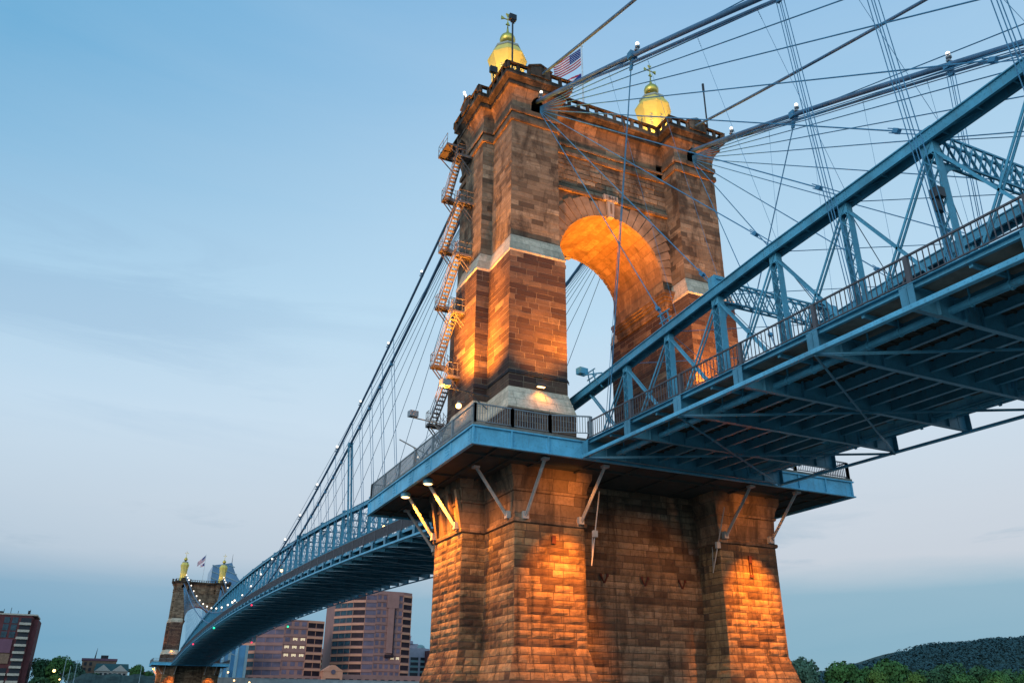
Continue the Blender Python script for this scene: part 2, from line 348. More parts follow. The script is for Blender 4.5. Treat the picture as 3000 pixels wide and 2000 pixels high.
def build_tower():
    T = thing('bridge_tower', (0,0,-21), 'near sandstone suspension tower with tall arch, floodlit orange, rising through the blue walkway platform', 'bridge tower')
    # --- lower pier
    q = dict(xa=9.93, xb=5.17, xc=11.5, Y1=7.0, Y2=2.5, Yw=4.7)
    b = MB()
    prof = [(-24, .66), (-13.3, .66), (-13.3, .56), (-13.1, .5), (-11.3, .02), (-4.35, .0), (-4.33, .0)]
    b.loft([H_pts(z, **q, o=o, ow=0) for z, o in prof]); b.build('lower_pier', M['bed_dark'], T)
    rnd = random.Random(11); b = MB(); lo = dict(rh=.43, lmin=.7, lmax=1.9, relief=.05, rock=.026, rnd=rnd, dark=.22, gap=.045)
    H = lambda o: H_pts(0, **q, o=o, ow=o*.5)
    clad(b, H(.02), H(0), -11.3, -4.36, skip=(2,12), **lo); clad(b, H(.5), H(.02), -13.1, -11.3, skip=(2,12), **lo); clad(b, H(.66), H(.66), -17.3, -13.3, skip=(2,12), **lo)
    b.build('pier_stonework', M['bl_low'], T)
    # recessed front and rear of the web between the legs in rougher darker stone, 3 cm proud of the pier core
    for s in (-1, 1):
        w = MB(); y0 = s*4.73; w.box(-5.165, 5.165, y0, y0 - s*.4, -13.0, -1.0); ww = w.build('recessed_web_wall', M['bed_dark'], T)
        w = MB(); kw = dict(lo); kw['lmax'] = 2.6; kw['dark'] = .2
        a_, b_ = ((-5.16, -4.74), (5.16, -4.74)) if s < 0 else ((5.16, 4.74), (-5.16, 4.74)); blockwork(w, a_, b_, a_, b_, -17.3, -1.0, **kw)
        w.build('web_stonework', M['bl_web'], ww)
    b = MB(); b.loft([H_pts(z, **q, o=o, ow=-.1) for z, o in [(-4.35,.02),(-4.30,.12),(-4.16,.15),(-4.08,.12),(-4.04,.03)]]); b.build('pier_ledge', M['stone_frieze'], T)
    b = MB(); b.loft([H_pts(z, **q, o=o, ow=-.1) for z, o in [(-4.05,.0),(-2.5,.10),(-2.45,.2),(-2.3,.22),(-2.25,.14),(-1.8,.22),(-1.35,.42),(-.9,.45)]]); b.build('pier_capital', M['stone_frieze'], T)
    # panels between brackets on the side capitals
    for sx in (-1, 1):
        for yy in (-2.35, -.9, .6, 2.0):
            c = MB(); c.beam((sx*11.52, yy, -4.05), (sx*11.95, yy, -1.6), .34, .22, (sx,0,0)); c.build('capital_bracket', M['stone_frieze'], T)
    # --- legs
    cut = MB()
    for sx in (-1, 1):
        for sy in (-1, 1):
            x = sx*7.45; ring = []
            pts = [(-.5,27.95),(.5,27.95),(.5,29.1),(.38,29.4),(.18,29.6),(0,29.66),(-.18,29.6),(-.38,29.4),(-.5,29.1)]
            r0 = [(x+a, sy*4.2, z) for a, z in pts]; r1 = [(x+a, sy*7.5, z) for a, z in pts]
            cut.loft([r0, r1] if sy < 0 else [r1, r0])
    for sx in (-1, 1):
        b = MB(); b.loft([leg_pts(sx, z, **WD) for z in (4.79, 15.2)], cap0=False, cap1=False)
        b.loft([leg_pts(sx, z, **BS) for z in (-.9, 3.13)], cap0=False, cap1=False)
        ls = b.build('leg_shaft', M['bed_light'], T)
        mk = dict(rh=.43, lmin=.75, lmax=1.75, relief=.02, rock=0, rnd=rnd, dark=.3, gap=.028)
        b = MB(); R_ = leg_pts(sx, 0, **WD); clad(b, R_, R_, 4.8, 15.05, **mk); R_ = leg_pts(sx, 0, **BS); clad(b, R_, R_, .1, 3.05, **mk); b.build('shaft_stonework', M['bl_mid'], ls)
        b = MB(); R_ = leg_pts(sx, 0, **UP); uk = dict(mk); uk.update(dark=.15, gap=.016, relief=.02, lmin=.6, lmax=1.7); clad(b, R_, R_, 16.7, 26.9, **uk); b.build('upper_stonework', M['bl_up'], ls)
        b = MB(); b.loft([leg_pts(sx, z, **UP) for z in (16.66, 28.5)], cap0=False); leg = b.build('upper_leg', M['bed_mid'], T)
        bake_cut(leg, cut)
        b = MB(); b.loft([leg_pts(sx, z, **d) for z, d in ((3.05, grow(BS,.0)), (3.13, grow(BS,.05)), (4.72, grow(WD,.03)), (4.8, grow(WD, -.01)))]); b.build('weathering_course', M['stone_light'], T)
        b = MB(); b.loft([leg_pts(sx, z, **d) for z, d in ((15.05, grow(WD,.0)), (15.19, grow(WD,.05)), (16.6, grow(UP,.03)), (16.68, grow(UP,-.01)))]); b.build('weathering_course', M['stone_light'], T)
        for zz in (26.93, 27.8):
            b = MB(); b.loft([leg_pts(sx, z, **grow(UP, o)) for z, o in ((zz-.02,-.02),(zz,.13),(zz+.12,.16),(zz+.45,.13),(zz+.5,-.02))]); b.build('string_course', M['stone_frieze'], T)
        # impost moulding at the springing of the arch
        b = MB()
        def blk(o, z0, z1, b=b):
            x0, x1 = sorted((sx*(4.9-o), sx*5.75)); b.box(x0, x1, -3.5-o, 3.5+o, z0, z1)
        for o, z0, z1 in ((.10,14.55,14.75),(.16,14.75,15.2),(.30,15.2,15.45),(.42,15.45,15.7),(.50,15.7,16.0),(.12,16.0,16.15)): blk(o, z0, z1)
        b.build('impost_moulding', M['stone_frieze'], T)
    # --- arch wall
    R, zc = 4.78, 16.95; a = MB(); sof = MB(); n = 28
    ang = [pi*k/n for k in range(n+1)]
    P = [(-R*cos(t), zc + R*1.01*sin(t)) for t in ang]
    P = [(-4.95+.17, 15.9)] + P + [(4.95-.17, 15.9)]
    for sy in (-1, 1):
        Y = 3.5*sy; a = MB()
        for i in range(len(P)-1):
            (x0, z0), (x1, z1) = P[i], P[i+1]
            if abs(x1-x0) < 1e-4: continue
            f = [(x0,Y,z0),(x1,Y,z1),(x1,Y,28.5),(x0,Y,28.5)]
            a.face(f if sy < 0 else f[::-1])
        for x0, x1 in ((-5.75, P[0][0]), (P[-1][0], 5.75)):
            f = [(x0,Y,15.9),(x1,Y,15.9),(x1,Y,28.5),(x0,Y,28.5)]; a.face(f if sy < 0 else f[::-1])
        aw = a.build('arch_wall', M['stone_up'], T)
        a = MB(); p_, q_ = ((-5.6, -3.5), (5.6, -3.5)) if sy < 0 else ((5.6, 3.5), (-5.6, 3.5)); blockwork(a, p_, q_, p_, q_, 23.32, 26.6, .47, .9, 1.9, .07, 0, rnd, gap=.07, dark=.15); a.build('wall_stonework', M['bl_up'], aw)
    s = 0
    for i in range(len(P)-1):
        (x0, z0), (x1, z1) = P[i], P[i+1]; d = sqrt((x1-x0)**2+(z1-z0)**2)
        sof.face([(x0,-3.5,z0),(x0,3.5,z0),(x1,3.5,z1),(x1,-3.5,z1)], uv=[(-3.5,s),(3.5,s),(3.5,s+d),(-3.5,s+d)]); s += d
    sof.build('arch_soffit', M['stone_sof'], T)
    # voussoir ring with a stepped outer edge
    nv = 25
    for sy in (-1, 1):
        v = MB()
        for k in range(nv):
            if k == nv//2: continue
            t0 = pi*(k+.045)/nv; t1 = pi*(k+.955)/nv; tm = (t0+t1)/2
            ro = min(6.75, (23.05-zc)/max(.2, sin(tm))) - (.0 if k % 2 else .22)
            ro = min(ro, 5.6/abs(cos(tm)) if abs(cos(tm)) > .01 else 9)
            yy = sy*3.5; yo = sy*3.60
            q4 = []
            for r, t in ((R-.02,t0),(ro,t0),(ro,t1),(R-.02,t1)):
                q4.append((-r*cos(t), zc+r*sin(t)))
            A = [(x,yo,z) for x, z in q4]; B = [(x,yy+.15*-sy,z) for x, z in q4]
            if sy > 0: v.hexa(A + B)
            else: v.hexa(B + A)
        v.build('voussoir_ring', M['vouss'], T)
    for sy in (-1, 1):
        k = MB(); w0, w1 = .24, .34
        f = lambda x, y, z: (x*(-sy), y, z)
        k.hexa([f(-w0,sy*3.8,21.6),f(w0,sy*3.8,21.6),f(w0,sy*3.4,21.6),f(-w0,sy*3.4,21.6),f(-w1,sy*3.8,23.1),f(w1,sy*3.8,23.1),f(w1,sy*3.4,23.1),f(-w1,sy*3.4,23.1)])
        ks = k.build('keystone', M['plaque'], T)
        c = MB(); c.box(-.09,.09,sy*3.79,sy*3.815,21.9,22.85); c.build('keystone_panel', M['vouss'], ks)
        d = MB(); d.box(-.66,.66,sy*3.86,sy*3.4,23.12,23.62); ds = d.build('date_stone', M['plaque'], T)
        fc = bpy.data.curves.new('date', 'FONT'); fc.body = '1865'; fc.size = .42; fc.extrude = .02; fc.align_x = 'CENTER'
        fo = bpy.data.objects.new('date_text', fc); dg = bpy.context.evaluated_depsgraph_get(); COL.objects.link(fo); dg.update()
        me = bpy.data.meshes.new_from_object(fo.evaluated_get(dg)); bpy.data.objects.remove(fo)
        me.transform(Matrix.Translation((0, sy*3.875, 23.22)) @ Matrix.Rotation(0 if sy < 0 else pi, 4, 'Z') @ Matrix.Rotation(pi/2, 4, 'X') @ Matrix.Scale(1.3, 4, (1,0,0)))
        me.materials.append(M['plaque_cut']); fo = bpy.data.objects.new('date_lettering', me); COL.objects.link(fo); fo.parent = ds
    for sy in (-1, 1):
        for x0, x1, yy, z0, z1 in ((-5.62,-.66,3.74,23.1,23.32),(.66,5.62,3.74,23.1,23.32),(-5.62,5.62,3.68,26.6,26.9),(-5.62,5.62,3.62,27.5,27.7)):
            b = MB(); b.box(x0, x1, sy*yy, sy*3.45, z0, z1); b.build('wall_string_course', M['stone_frieze'], T)
    # --- cornice: one swept moulding round the whole plan
    b = MB(); q = dict(xa=9.6, xb=5.62, xc=10.5, Y1=5.3, Y2=1.8, Yw=3.5)
    b.loft([H_pts(z, **q, o=o, ow=o*1.0) for z, o in [(28.48,.0),(28.9,.03),(29.4,.14),(29.8,.36),(29.95,.5)]], cap0=False)
    fr = b.build('frieze', M['stone_frieze'], T); bake_cut(fr, cut)
    b = MB(); b.loft([H_pts(z, **q, o=o) for z, o in [(29.93,.45),(29.97,.56),(30.15,.58),(30.2,.5),(30.3,.5),(30.45,.68),(30.6,.84),(30.66,.92),(30.86,.92),(30.92,.86),(30.94,.4)]]); b.build('cornice', M['stone_trim'], T)
    # near-black panels closing the cable portals, recess shade put into their colour
    for sx in (-1, 1):
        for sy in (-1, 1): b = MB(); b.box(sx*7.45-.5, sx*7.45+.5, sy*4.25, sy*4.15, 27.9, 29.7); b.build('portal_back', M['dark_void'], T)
    # --- parapet: piers with gaps, coping and gablets
    o = .80; ring = H_pts(0, **q, o=o); piers = MB(); cope = MB()
    nr = len(ring)
    for i in range(nr):
        A = Vector(ring[i]); B = Vector(ring[(i+1) % nr]); L = (B-A).length; d = (B-A)/L
        th = .18; nv_ = Vector((d.y, -d.x, 0))
        cope.beam((A - d*.17) + Vector((0,0,31.70)), (B + d*.17) + Vector((0,0,31.70)), .34, .12)
        piers.beam(A + Vector((0,0,31.03)), B + Vector((0,0,30.98)), th, .16)
        m = max(1, int(round(L/.86)))
        for k in range(m+1):
            c = A + d*(L*k/m); w = .27 if 0 < k < m else .46
            piers.beam(c - d*w/2 + Vector((0,0,31.34)), c + d*w/2 + Vector((0,0,31.35)), th-.01, .62)
    for sx in (-1, 1):
        for sy in (-1, 1):
            x = sx*7.6; y = sy*(5.3+o)
            piers.box(x-.85, x+.85, y-.23, y+.23, 31.05, 31.85)
            for a in (-1, 1): cope.beam((x+a*1.05, y, 31.84), (x, y, 32.3), .56, .14)
            piers.hexa([(x-.8,y-.2,31.85),(x+.8,y-.2,31.85),(x+.8,y+.2,31.85),(x-.8,y+.2,31.85),(x-.05,y-.2,32.2),(x+.05,y-.2,32.2),(x+.05,y+.2,32.2),(x-.05,y+.2,32.2)])
        x = sx*(10.5+o); piers.box(x-.23, x+.23, -.85, .85, 31.05, 31.85)
        for a in (-1, 1): cope.beam((x, a*1.05, 31.84), (x, 0, 32.3), .56, .14)
        piers.hexa([(x-.2,-.8,31.85),(x+.2,-.8,31.85),(x+.2,.8,31.85),(x-.2,.8,31.85),(x-.2,-.05,32.2),(x+.2,-.05,32.2),(x+.2,.05,32.2),(x-.2,.05,32.2)])
    piers.build('parapet', M['stone_trim'], T); cope.build('parapet_coping', M['stone_trim'], T)
    # --- gilded turrets
    for sx in (-1, 1):
        c = (sx*7.7, 0); b = MB()
        b.lathe([(30.9,1.6),(33.5,1.36),(35.0,1.33),(36.4,1.42),(37.3,1.6),(37.9,1.76),(38.0,1.76),(38.95,1.2)], 8, c, pi/8); tr = b.build('turret', M['gold_body'], T)
        b = MB(); b.lathe([(38.9,1.2),(38.97,1.28),(39.15,1.28),(39.2,1.2)], 8, c, pi/8); b.build('turret_trim', M['turret_trim'], tr)
        b = MB(); b.lathe([(39.18,1.12),(39.35,1.02),(39.5,.62),(39.56,.3)], 8, c, pi/8); b.build('turret_roof', M['copper'], tr)
        b = MB(); b.lathe([(39.5,.36),(39.7,.3),(39.78,.36),(39.95,.58),(40.2,.70),(40.45,.72),(40.7,.64),(40.95,.42),(41.1,.2),(41.2,.16),(41.5,.1),(42.1,.045)], 14, c); b.build('gilt_ball', M['gold'], tr, smooth=True)
        b = MB()
        for k in range(8):
            t = k*pi/4
            for zz in range(9):
                z_ = 34.6+zz*.24; rr = 1.33*cos(pi/8)+.0 + (.0 if z_ < 35 else (z_-35)*.062)
                C_ = Vector((c[0]+rr*cos(t), rr*sin(t), z_)); tt = Vector((-sin(t), cos(t), 0))*.15
                b.beam(C_-tt, C_+tt, .1, .06)
        b.build('turret_louvre', M['turret_trim'], tr)
        b = MB(); x = c[0]; zc_ = 42.85
        b.tube([(x,0,42.0),(x,0,zc_+.5)], .045, 6)
        b.tube([(x-.55,0,zc_),(x+.55,0,zc_)], .05, 6)
        for dx, dz in ((-1,0),(1,0),(0,1),(0,-1)):
            a0 = Vector((x+dx*.34, 0, zc_+dz*.34)); a1 = Vector((x+dx*.66, 0, zc_+dz*.66)); n_ = Vector((dz, 0, dx))
            b.hexa([a0-n_*.05+Vector((0,-.05,0)), a0+n_*.05+Vector((0,-.05,0)), a0+n_*.05+Vector((0,.05,0)), a0-n_*.05+Vector((0,.05,0)),
                    a1-n_*.2+Vector((0,-.06,0)), a1+n_*.2+Vector((0,-.06,0)), a1+n_*.2+Vector((0,.06,0)), a1-n_*.2+Vector((0,.06,0))])
        b.build('gilt_cross', M['gold'], tr)
    return T
TOWER = build_tower()
FAR = copy_tree(TOWER, off=(0,322,0))
FAR['label'] = 'far twin sandstone tower across the river at the left end of the blue deck'

# ================================================================= WALKWAY PLATFORM ROUND THE TOWER
def build_platform():
    P = thing('walkway_platform', (0,0,-1.1), 'blue steel walkway platform wrapped round the near stone tower', 'walkway')
    X, Y, t = 14.2, 10.6, 1.06
    b = MB()
    for s in (-1, 1):
        b.box(-X, X, s*Y, s*(Y-.12), -t, 0); b.box(s*X, s*(X-.12), -Y+.12, Y-.12, -t, 0)
        for z0, z1 in ((-.06,.02),(-t-.03,-t+.05)):
            b.box(-X-.12, X+.12, s*(Y+.12), s*(Y-.1), z0, z1); b.box(s*(X+.12), s*(X-.1), -Y+.1, Y-.1, z0, z1)
    for x in [-X-.02+k*2.36 for k in range(13)]:
        for s in (-1, 1): b.box(x-.05, x+.05, s*(Y+.10), s*Y, -t+.05, -.06)
    for y in (-10.2,-7.1,-3.55,0,3.55,7.1,10.2):
        for s in (-1, 1): b.box(s*X, s*(X+.035), y-.09, y+.09, -t+.05, -.06)
    r = b
    for s in (-1, 1):
        for k in range(120):
            y = -10.45 + k*.175
            if abs((k*.175) % 3.55 - .35) < .3 or abs((k*.175) % 3.55 - .0) < .1:
                for z in (-.9,-.7,-.5,-.3,-.15): r.box(s*(X+.0), s*(X+.05), y-.018, y+.018, z-.018, z+.018)
    b.build('fascia_girder', M['blue_lt'], P)
    b = MB()   # deck plate as a ring so that the piers pass through
    b.box(-X+.12, X-.12, -Y+.12, Y-.12, -.95, -.88)
    for x in [-12.5,-10.9,-9.2,-6,-3,0,3,6,9.2,10.9,12.5]: b.beam((x,-Y+.12,-1.0), (x,Y-.12,-1.0), .16, .1)
    for y in (-8.6,8.6): b.beam((-X+.12,y,-1.02), (X-.12,y,-1.02), .16, .12)
    for y in (-3.3,0,3.3):
        for s in (-1,1): b.beam((s*(X-.12),y,-1.02),(s*11.6,y,-1.02), .16, .12)
    b.build('soffit', M['grating'], P)
    b = MB()
    for s in (-1, 1):
        b.box(-X-.05, X+.05, s*(Y+.05), s*(Y-1.4), 0, .2); b.box(s*(X+.05), s*(X-2.6), -Y+1.4, Y-1.4, 0, .2)
    b.box(-11.6, 11.6, -9.2, 9.2, -.3, .02)
    b.build('concrete_walk', M['concrete'], P)
    # diagonal-strut brackets standing on the pier ledge
    for (p, q) in [((-11.75,-2.02,-4.05),(-13.4,-.9,-1.05)),((-11.75,2.2,-4.05),(-13.65,2.7,-1.05)),((-10.0,6.9,-4.0),(-12.1,7.5,-1.05)),((-10.05,-6.3,-4.0),(-12.2,-6.2,-1.05)),
                   ((-9.3,-7.15,-4.1),(-9.25,-9.75,-1.05)),((-5.5,-7.15,-4.1),(-5.2,-9.8,-1.05)),((5.6,-7.15,-4.0),(5.85,-9.9,-1.05)),((9.45,-7.15,-4.0),(9.7,-9.95,-1.05)),
                   ((9.45,7.15,-4.0),(9.7,9.95,-1.05)),((-9.45,7.15,-4.0),(-9.7,9.95,-1.05)),((11.75,-2.1,-4.05),(13.4,-2.1,-1.05)),((11.75,2.1,-4.05),(13.4,2.1,-1.05))]:
        b = MB(); b.beam(p, q, .2, .07); b.beam((Vector(p)+Vector((0,0,.0))), q, .06, .2)
        b.box(p[0]-.17, p[0]+.17, p[1]-.17, p[1]+.17, p[2]-.05, p[2]+.4); b.box(q[0]-.2, q[0]+.2, q[1]-.2, q[1]+.2, q[2]-.12, q[2]+.02)
        b.build('strut', M['strut'], P)
    # railing
    def rail_run(pts, zb, n_per=.155, h=1.15):
        b = MB()
        for A, B in zip(pts[:-1], pts[1:]):
            A = Vector((A[0],A[1],zb)); B = Vector((B[0],B[1],zb)); L = (B-A).length; d = (B-A)/L
            b.beam(A+Vector((0,0,h)), B+Vector((0,0,h)), .07, .07); b.beam(A+Vector((0,0,.12)), B+Vector((0,0,.12)), .05, .05)
            m = max(1, round(L/3.5))
            for k in range(m+1):
                c = A+d*(L*k/m); b.beam(c-Vector((0,0,.1)), c+Vector((0,0,h)), .16, .16)
            m = int(L/n_per)
            for k in range(1, m): c = A+d*(L*k/m); b.beam(c+Vector((0,0,.12)), c+Vector((0,0,h)), .028, .028)
        return b
    b = rail_run([(-7.0,-11.3),(-9.3,-10.5),(-11.75,-10.5),(-14.1,-10.5),(-14.1,10.5),(-9.3,10.5),(-7.0,11.3)], .22); b.build('railing', M['rail_b'], P)
    b = rail_run([(7.0,-11.3),(9.3,-10.5),(14.1,-10.5),(14.1,10.5),(9.3,10.5),(7.0,11.3)], .22); b.build('railing', M['rail'], P)
    return P
PLAT = build_platform()
PF = copy_tree(PLAT, off=(0,322,0)); PF['label'] = 'blue walkway platform wrapped round the far tower, seen tiny at lower left'
# ================================================================= DECKS
XT, XR, XF = 4.1, 7.0, 7.32
def lattice_post(mb, H=7.0, wx=.34, wy=.5, nx=10, inner=True):
    for s in (-1, 1): mb.box(-wx/2, wx/2, s*wy/2, s*(wy/2-.045), 0, H)
    for f in (-1, 1):
        x = f*(wx/2-.01)
        for k in range(nx):
            z0 = H*(k+.02)/nx; z1 = H*(k+.98)/nx
            mb.beam((x,-wy/2+.03,z0), (x,wy/2-.03,z1), .02, .05, (1,0,0)); mb.beam((x+.02*f,wy/2-.03,z0), (x+.02*f,-wy/2+.03,z1), .02, .06, (1,0,0))
        mb.box(x-.012, x+.012, -wy/2, wy/2, 0, .6); mb.box(x-.012, x+.012, -wy/2, wy/2, H-.5, H)
def chord_run(mb, pts, w=.52, h=.5, batten=1.15):
    for A, B in zip(pts[:-1], pts[1:]):
        A = Vector(A); B = Vector(B); d = (B-A).normalized(); L = (B-A).length
        X = Vector((1,0,0)); Zp = X.cross(d).normalized()
        if Zp.z < 0: Zp = -Zp
        mb.beam(A+Zp*.0, B+Zp*.0, w+.2, .05, Zp)
        for s in (-1, 1):
            o = X*(s*w/2)
            mb.beam(A+o-Zp*(h/2+.025), B+o-Zp*(h/2+.025), .05, h, Zp)
            mb.beam(A+o-Zp*(h+.03)+X*(s*.05), B+o-Zp*(h+.03)+X*(s*.05), .14, .03, Zp)
        m = max(1, int(L/batten))
        for k in range(m):
            c = A+d*(L*(k+.5)/m)-Zp*h*.85
            mb.beam(c-X*(w/2), c+X*(w/2), .05, h*.22, Zp)
            if k % 2 == 0: mb.beam(c-X*(w/2), c+X*(w/2)+d*L/m, .04, .03, Zp)
def rivets_on_chord(mb, pts, x, w, h):
    """rivet rows and node gusset plates on the outer web of a chord"""
    for A, B in zip(pts[:-1], pts[1:]):
        A = Vector(A); B = Vector(B); d = (B-A).normalized(); L = (B-A).length; X = Vector((1,0,0)); Z = X.cross(d).normalized()
        if Z.z < 0: Z = -Z
        s = 1 if x > 0 else -1; o = X*(s*(w/2+.032))
        for q in range(int(L/.2)):
            for dz in (.09, h-.05):
                c = A+d*(q*.2+.1)+o-Z*dz; mb.beam(c-d*.016, c+d*.016, .03, .032)
        for c0 in (A,):
            mb.beam(c0-d*.55+o-Z*(h/2+.03)-X*s*.005, c0+d*.55+o-Z*(h/2+.03)-X*s*.005, .022, h*.82, Z)
            for i in range(7):
                for j in range(3): c = c0+d*(-.45+i*.15)+o+X*s*.01-Z*(.12+j*.14); mb.beam(c-d*.015, c+d*.015, .03, .03)
def pair_diag(mb, A, B, sep=.2, w=.10, t=.05):
    A = Vector(A); B = Vector(B)
    for s in (-1, 1):
        o = Vector((s*sep/2,0,0)); mb.beam(A+o, B+o, t, w)
def portal(mb, y, zt, hl=.95, xt=XT, nx=13):
    zb = zt-hl
    for z in (zt, zb):
        for yy in (-.16,.16):
            mb.beam((-xt,y+yy,z), (xt,y+yy,z), .09, .09)
    L = 2*xt
    for k in range(nx):
        x0 = -xt+L*k/nx; x1 = -xt+L*(k+1)/nx
        for yy in (-.16,.16):
            mb.beam((x0,y+yy,zb), (x1,y+yy,zt), .03, .07, (0,1,0)); mb.beam((x1,y+yy,zb), (x0,y+yy,zt), .03, .07, (0,1,0))
        for z in (zt, zb): mb.beam((x0,y-.16,z), (x1,y+.16,z), .05, .02)
    for s in (-1, 1):     # curved knee brackets
        pr = None
        for k in range(9):
            t = pi/2*k/8; p = Vector((s*(xt-.25-1.25*(1-cos(t))), y, zb-1.3+1.3*sin(t)))
            if pr is not None: mb.beam(pr, p, .28, .07, (0,1,0))
            if k in (2,3,4,5,6,7): mb.beam(p, (s*(xt-.15), y, zb-1.3+1.3*sin(t)), .05, .05); mb.beam(p, (p.x, y, zb), .05, .05)
            pr = p
        # gusset between chord and strut
        mb.hexa([(s*xt-.2,y-.35,zt-.05),(s*xt+.2,y-.35,zt-.05),(s*xt+.2,y+.35,zt-.05),(s*xt-.2,y+.35,zt-.05),(s*xt-.2,y-.35,zt+.1),(s*xt+.2,y-.35,zt+.1),(s*xt+.2,y+.35,zt+.1),(s*xt-.2,y+.35,zt+.1)])
        mb.box(s*(xt-.05), s*(xt-1.0), y-.3, y+.3, zt+.1, zt+.16)

def floor_beam(mb, y, zt, depth=.92, xf=XF):
    zb = zt-depth
    mb.box(-xf, xf, y-.02, y+.02, zb+.03, zt-.03)
    mb.box(-xf, xf, y-.14, y+.14, zt-.03, zt); mb.box(-xf+.02, xf-.02, y-.11, y+.11, zb, zb+.03)
    for s in (-1, 1):
        mb.box(s*(xf-.01), s*(xf-.04), y-.30, y+.30, zb+.03, zt-.03)
        mb.box(s*(xf-.01), s*(xf-.6), y-.035, y+.035, zb+.1, zt-.1)
        for x in (5.9, 4.6, 3.6): mb.box(s*x-.02, s*x+.02, y-.15, y-.02, zb+.03, zt-.03)
def rail_panel(mb, x, y0, z0, y1, z1, n=19, h=1.12, pw=.03):
    for zz, w in ((h,.07),(.14,.05)): mb.beam((x,y0,z0+zz), (x,y1,z1+zz), w, w)
    for k in range(1, n):
        t = k/n; y = y0+(y1-y0)*t; z = z0+(z1-z0)*t; mb.beam((x,y,z+.14), (x,y,z+h), pw, pw)

# ---- side span -------------------------------------------------
SP = 4.57
def ys(k): return -11.1 - SP*k
def zd(y): return -.12 + .026*(y+11.1)                # deck level (side span falls away from the tower)
def zc_side(y): return 5.2 + (-y-4)*.068 - max(0,(-y-24))*.03          # truss top chord
NS = 11
SD = thing('side_span_truss', (0,-11.1,-.2), 'near blue steel side span with lattice posts running overhead to the right edge', 'truss bridge span')
# each floor beam is a part of its own
for k in range(NS):
    b = MB(); floor_beam(b, ys(k), zd(ys(k))); b.build('floor_beam', M['under'], SD)
ye = ys(NS-1)
for s in (-1, 1):
    cp = [(s*XT, y, zc_side(y)) for y in [-3.6, ys(0)] + [ys(k) for k in range(1, NS)]]; b = MB(); chord_run(b, cp); rivets_on_chord(b, cp, s, .52, .5); b.build('top_chord', M['blue'], SD)
    b = MB(); b.beam((s*XF, -10.9, zd(-10.9)-.98), (s*XF, ye, zd(ye)-.98), .22, .05); b.beam((s*(XF+.1), -10.9, zd(-10.9)-.90), (s*(XF+.1), ye, zd(ye)-.90), .03, .16)
    for q in range(150): yq = -11-q*.3; b.box(s*(XF+.115), s*(XF+.13), yq-.018, yq+.018, zd(yq)-.92, zd(yq)-.885)
    b.build('edge_strut', M['blue_lt'], SD)
    b = MB(); b.beam((s*(XR-.02), -11.0, zd(-11)-.02), (s*(XR-.02), ye, zd(ye)-.02), .06, .22); b.beam((s*(XR+.06), -11.0, zd(-11)+.09), (s*(XR+.06), ye, zd(ye)+.09), .22, .03); b.beam((s*(XR+.04), -11.0, zd(-11)-.12), (s*(XR+.04), ye, zd(ye)-.12), .14, .03); b.build('edge_channel', M['blue'], SD)
    b = MB(); b.beam((s*5.6,-11,zd(-11)+.1), (s*5.6,ye,zd(ye)+.1), 2.6, .12); b.build('sidewalk_slab', M['concrete'], SD)
    b = MB(); b.tube([(s*5.2,-11.3,zd(-11)-.55), (s*5.2,ye,zd(ye)-.55)], .15, 8)
    for k in range(NS*3): yy = -12-k*1.52; b.box(s*5.2-.03, s*5.2+.03, yy-.03, yy+.03, zd(yy)-.5, zd(yy)); b.tube([(s*5.2,yy-.04,zd(yy)-.55),(s*5.2,yy+.04,zd(yy)-.55)], .19, 8)
    b.build('service_pipe', M['blue'], SD)
    for k in range(NS-1):
        b = MB(); y = (ys(k)+ys(k+1))/2; b.beam((s*(XR-.05),y,zd(y)-.16), (s*4.2,y,zd(y)-.16), .1, .16); b.box(s*(XR-.04), s*(XR-.1), y-.07, y+.07, zd(y)-.26, zd(y)+.26); b.build('sidewalk_bracket', M['blue'], SD)
    for x in (3.45, 4.9):
        b = MB(); b.beam((s*x,-11.1,zd(-11.1)-.3), (s*x,ye,zd(ye)-.3), .04, .4); b.beam((s*x,-11.1,zd(-11.1)-.5), (s*x,ye,zd(ye)-.5), .18, .03); b.build('stringer', M['under'], SD)
for x in (-2.1,-.7,.7,2.1):
    b = MB(); b.beam((x,-11.1,zd(-11.1)-.35), (x,ye,zd(ye)-.35), .04, .5); b.beam((x,-11.1,zd(-11.1)-.6), (x,ye,zd(ye)-.6), .2, .03); b.build('stringer', M['under'], SD)
b = MB(); b.beam((0,-10.6,zd(-10.6)-.02), (0,ye,zd(ye)-.02), 8.4, .1)
for k in range(int((-11-ye)/.6)): yy = -11-k*.6; b.beam((-4.1,yy,zd(yy)-.12), (4.1,yy,zd(yy)-.12), .08, .1)
b.build('road_deck', M['grating'], SD)
post0 = None
LP = MB(); lattice_post(LP, 7.0)
for k in range(NS):
    y = ys(k); z0 = zd(y); H = zc_side(y)-.5-z0
    for s in (-1, 1):
        if post0 is None:
            o = LP.build('lattice_post', M['blue'], None); post0 = o.data
        else: o = bpy.data.objects.new('lattice_post', post0); COL.objects.link(o)
        o.parent = SD; o.matrix_parent_inverse = Matrix.Translation(-wloc(SD)); o.location = (s*XT, y, z0); o.scale = (1.15 if k in (2,5,8) else 1, 1.15 if k in (2,5,8) else 1, H/7)
for k in range(-1, NS-1):
    for s in (-1, 1):
        y0 = ys(k) if k >= 0 else -6.6; y1 = ys(k+1)
        for a, c in ((y0, y1), (y1, y0)):
            b = MB(); pair_diag(b, (s*XT, a, zc_side(a)-.6), (s*XT, c, zd(c)+.1)); b.build('diagonal_bar', M['blue'], SD)
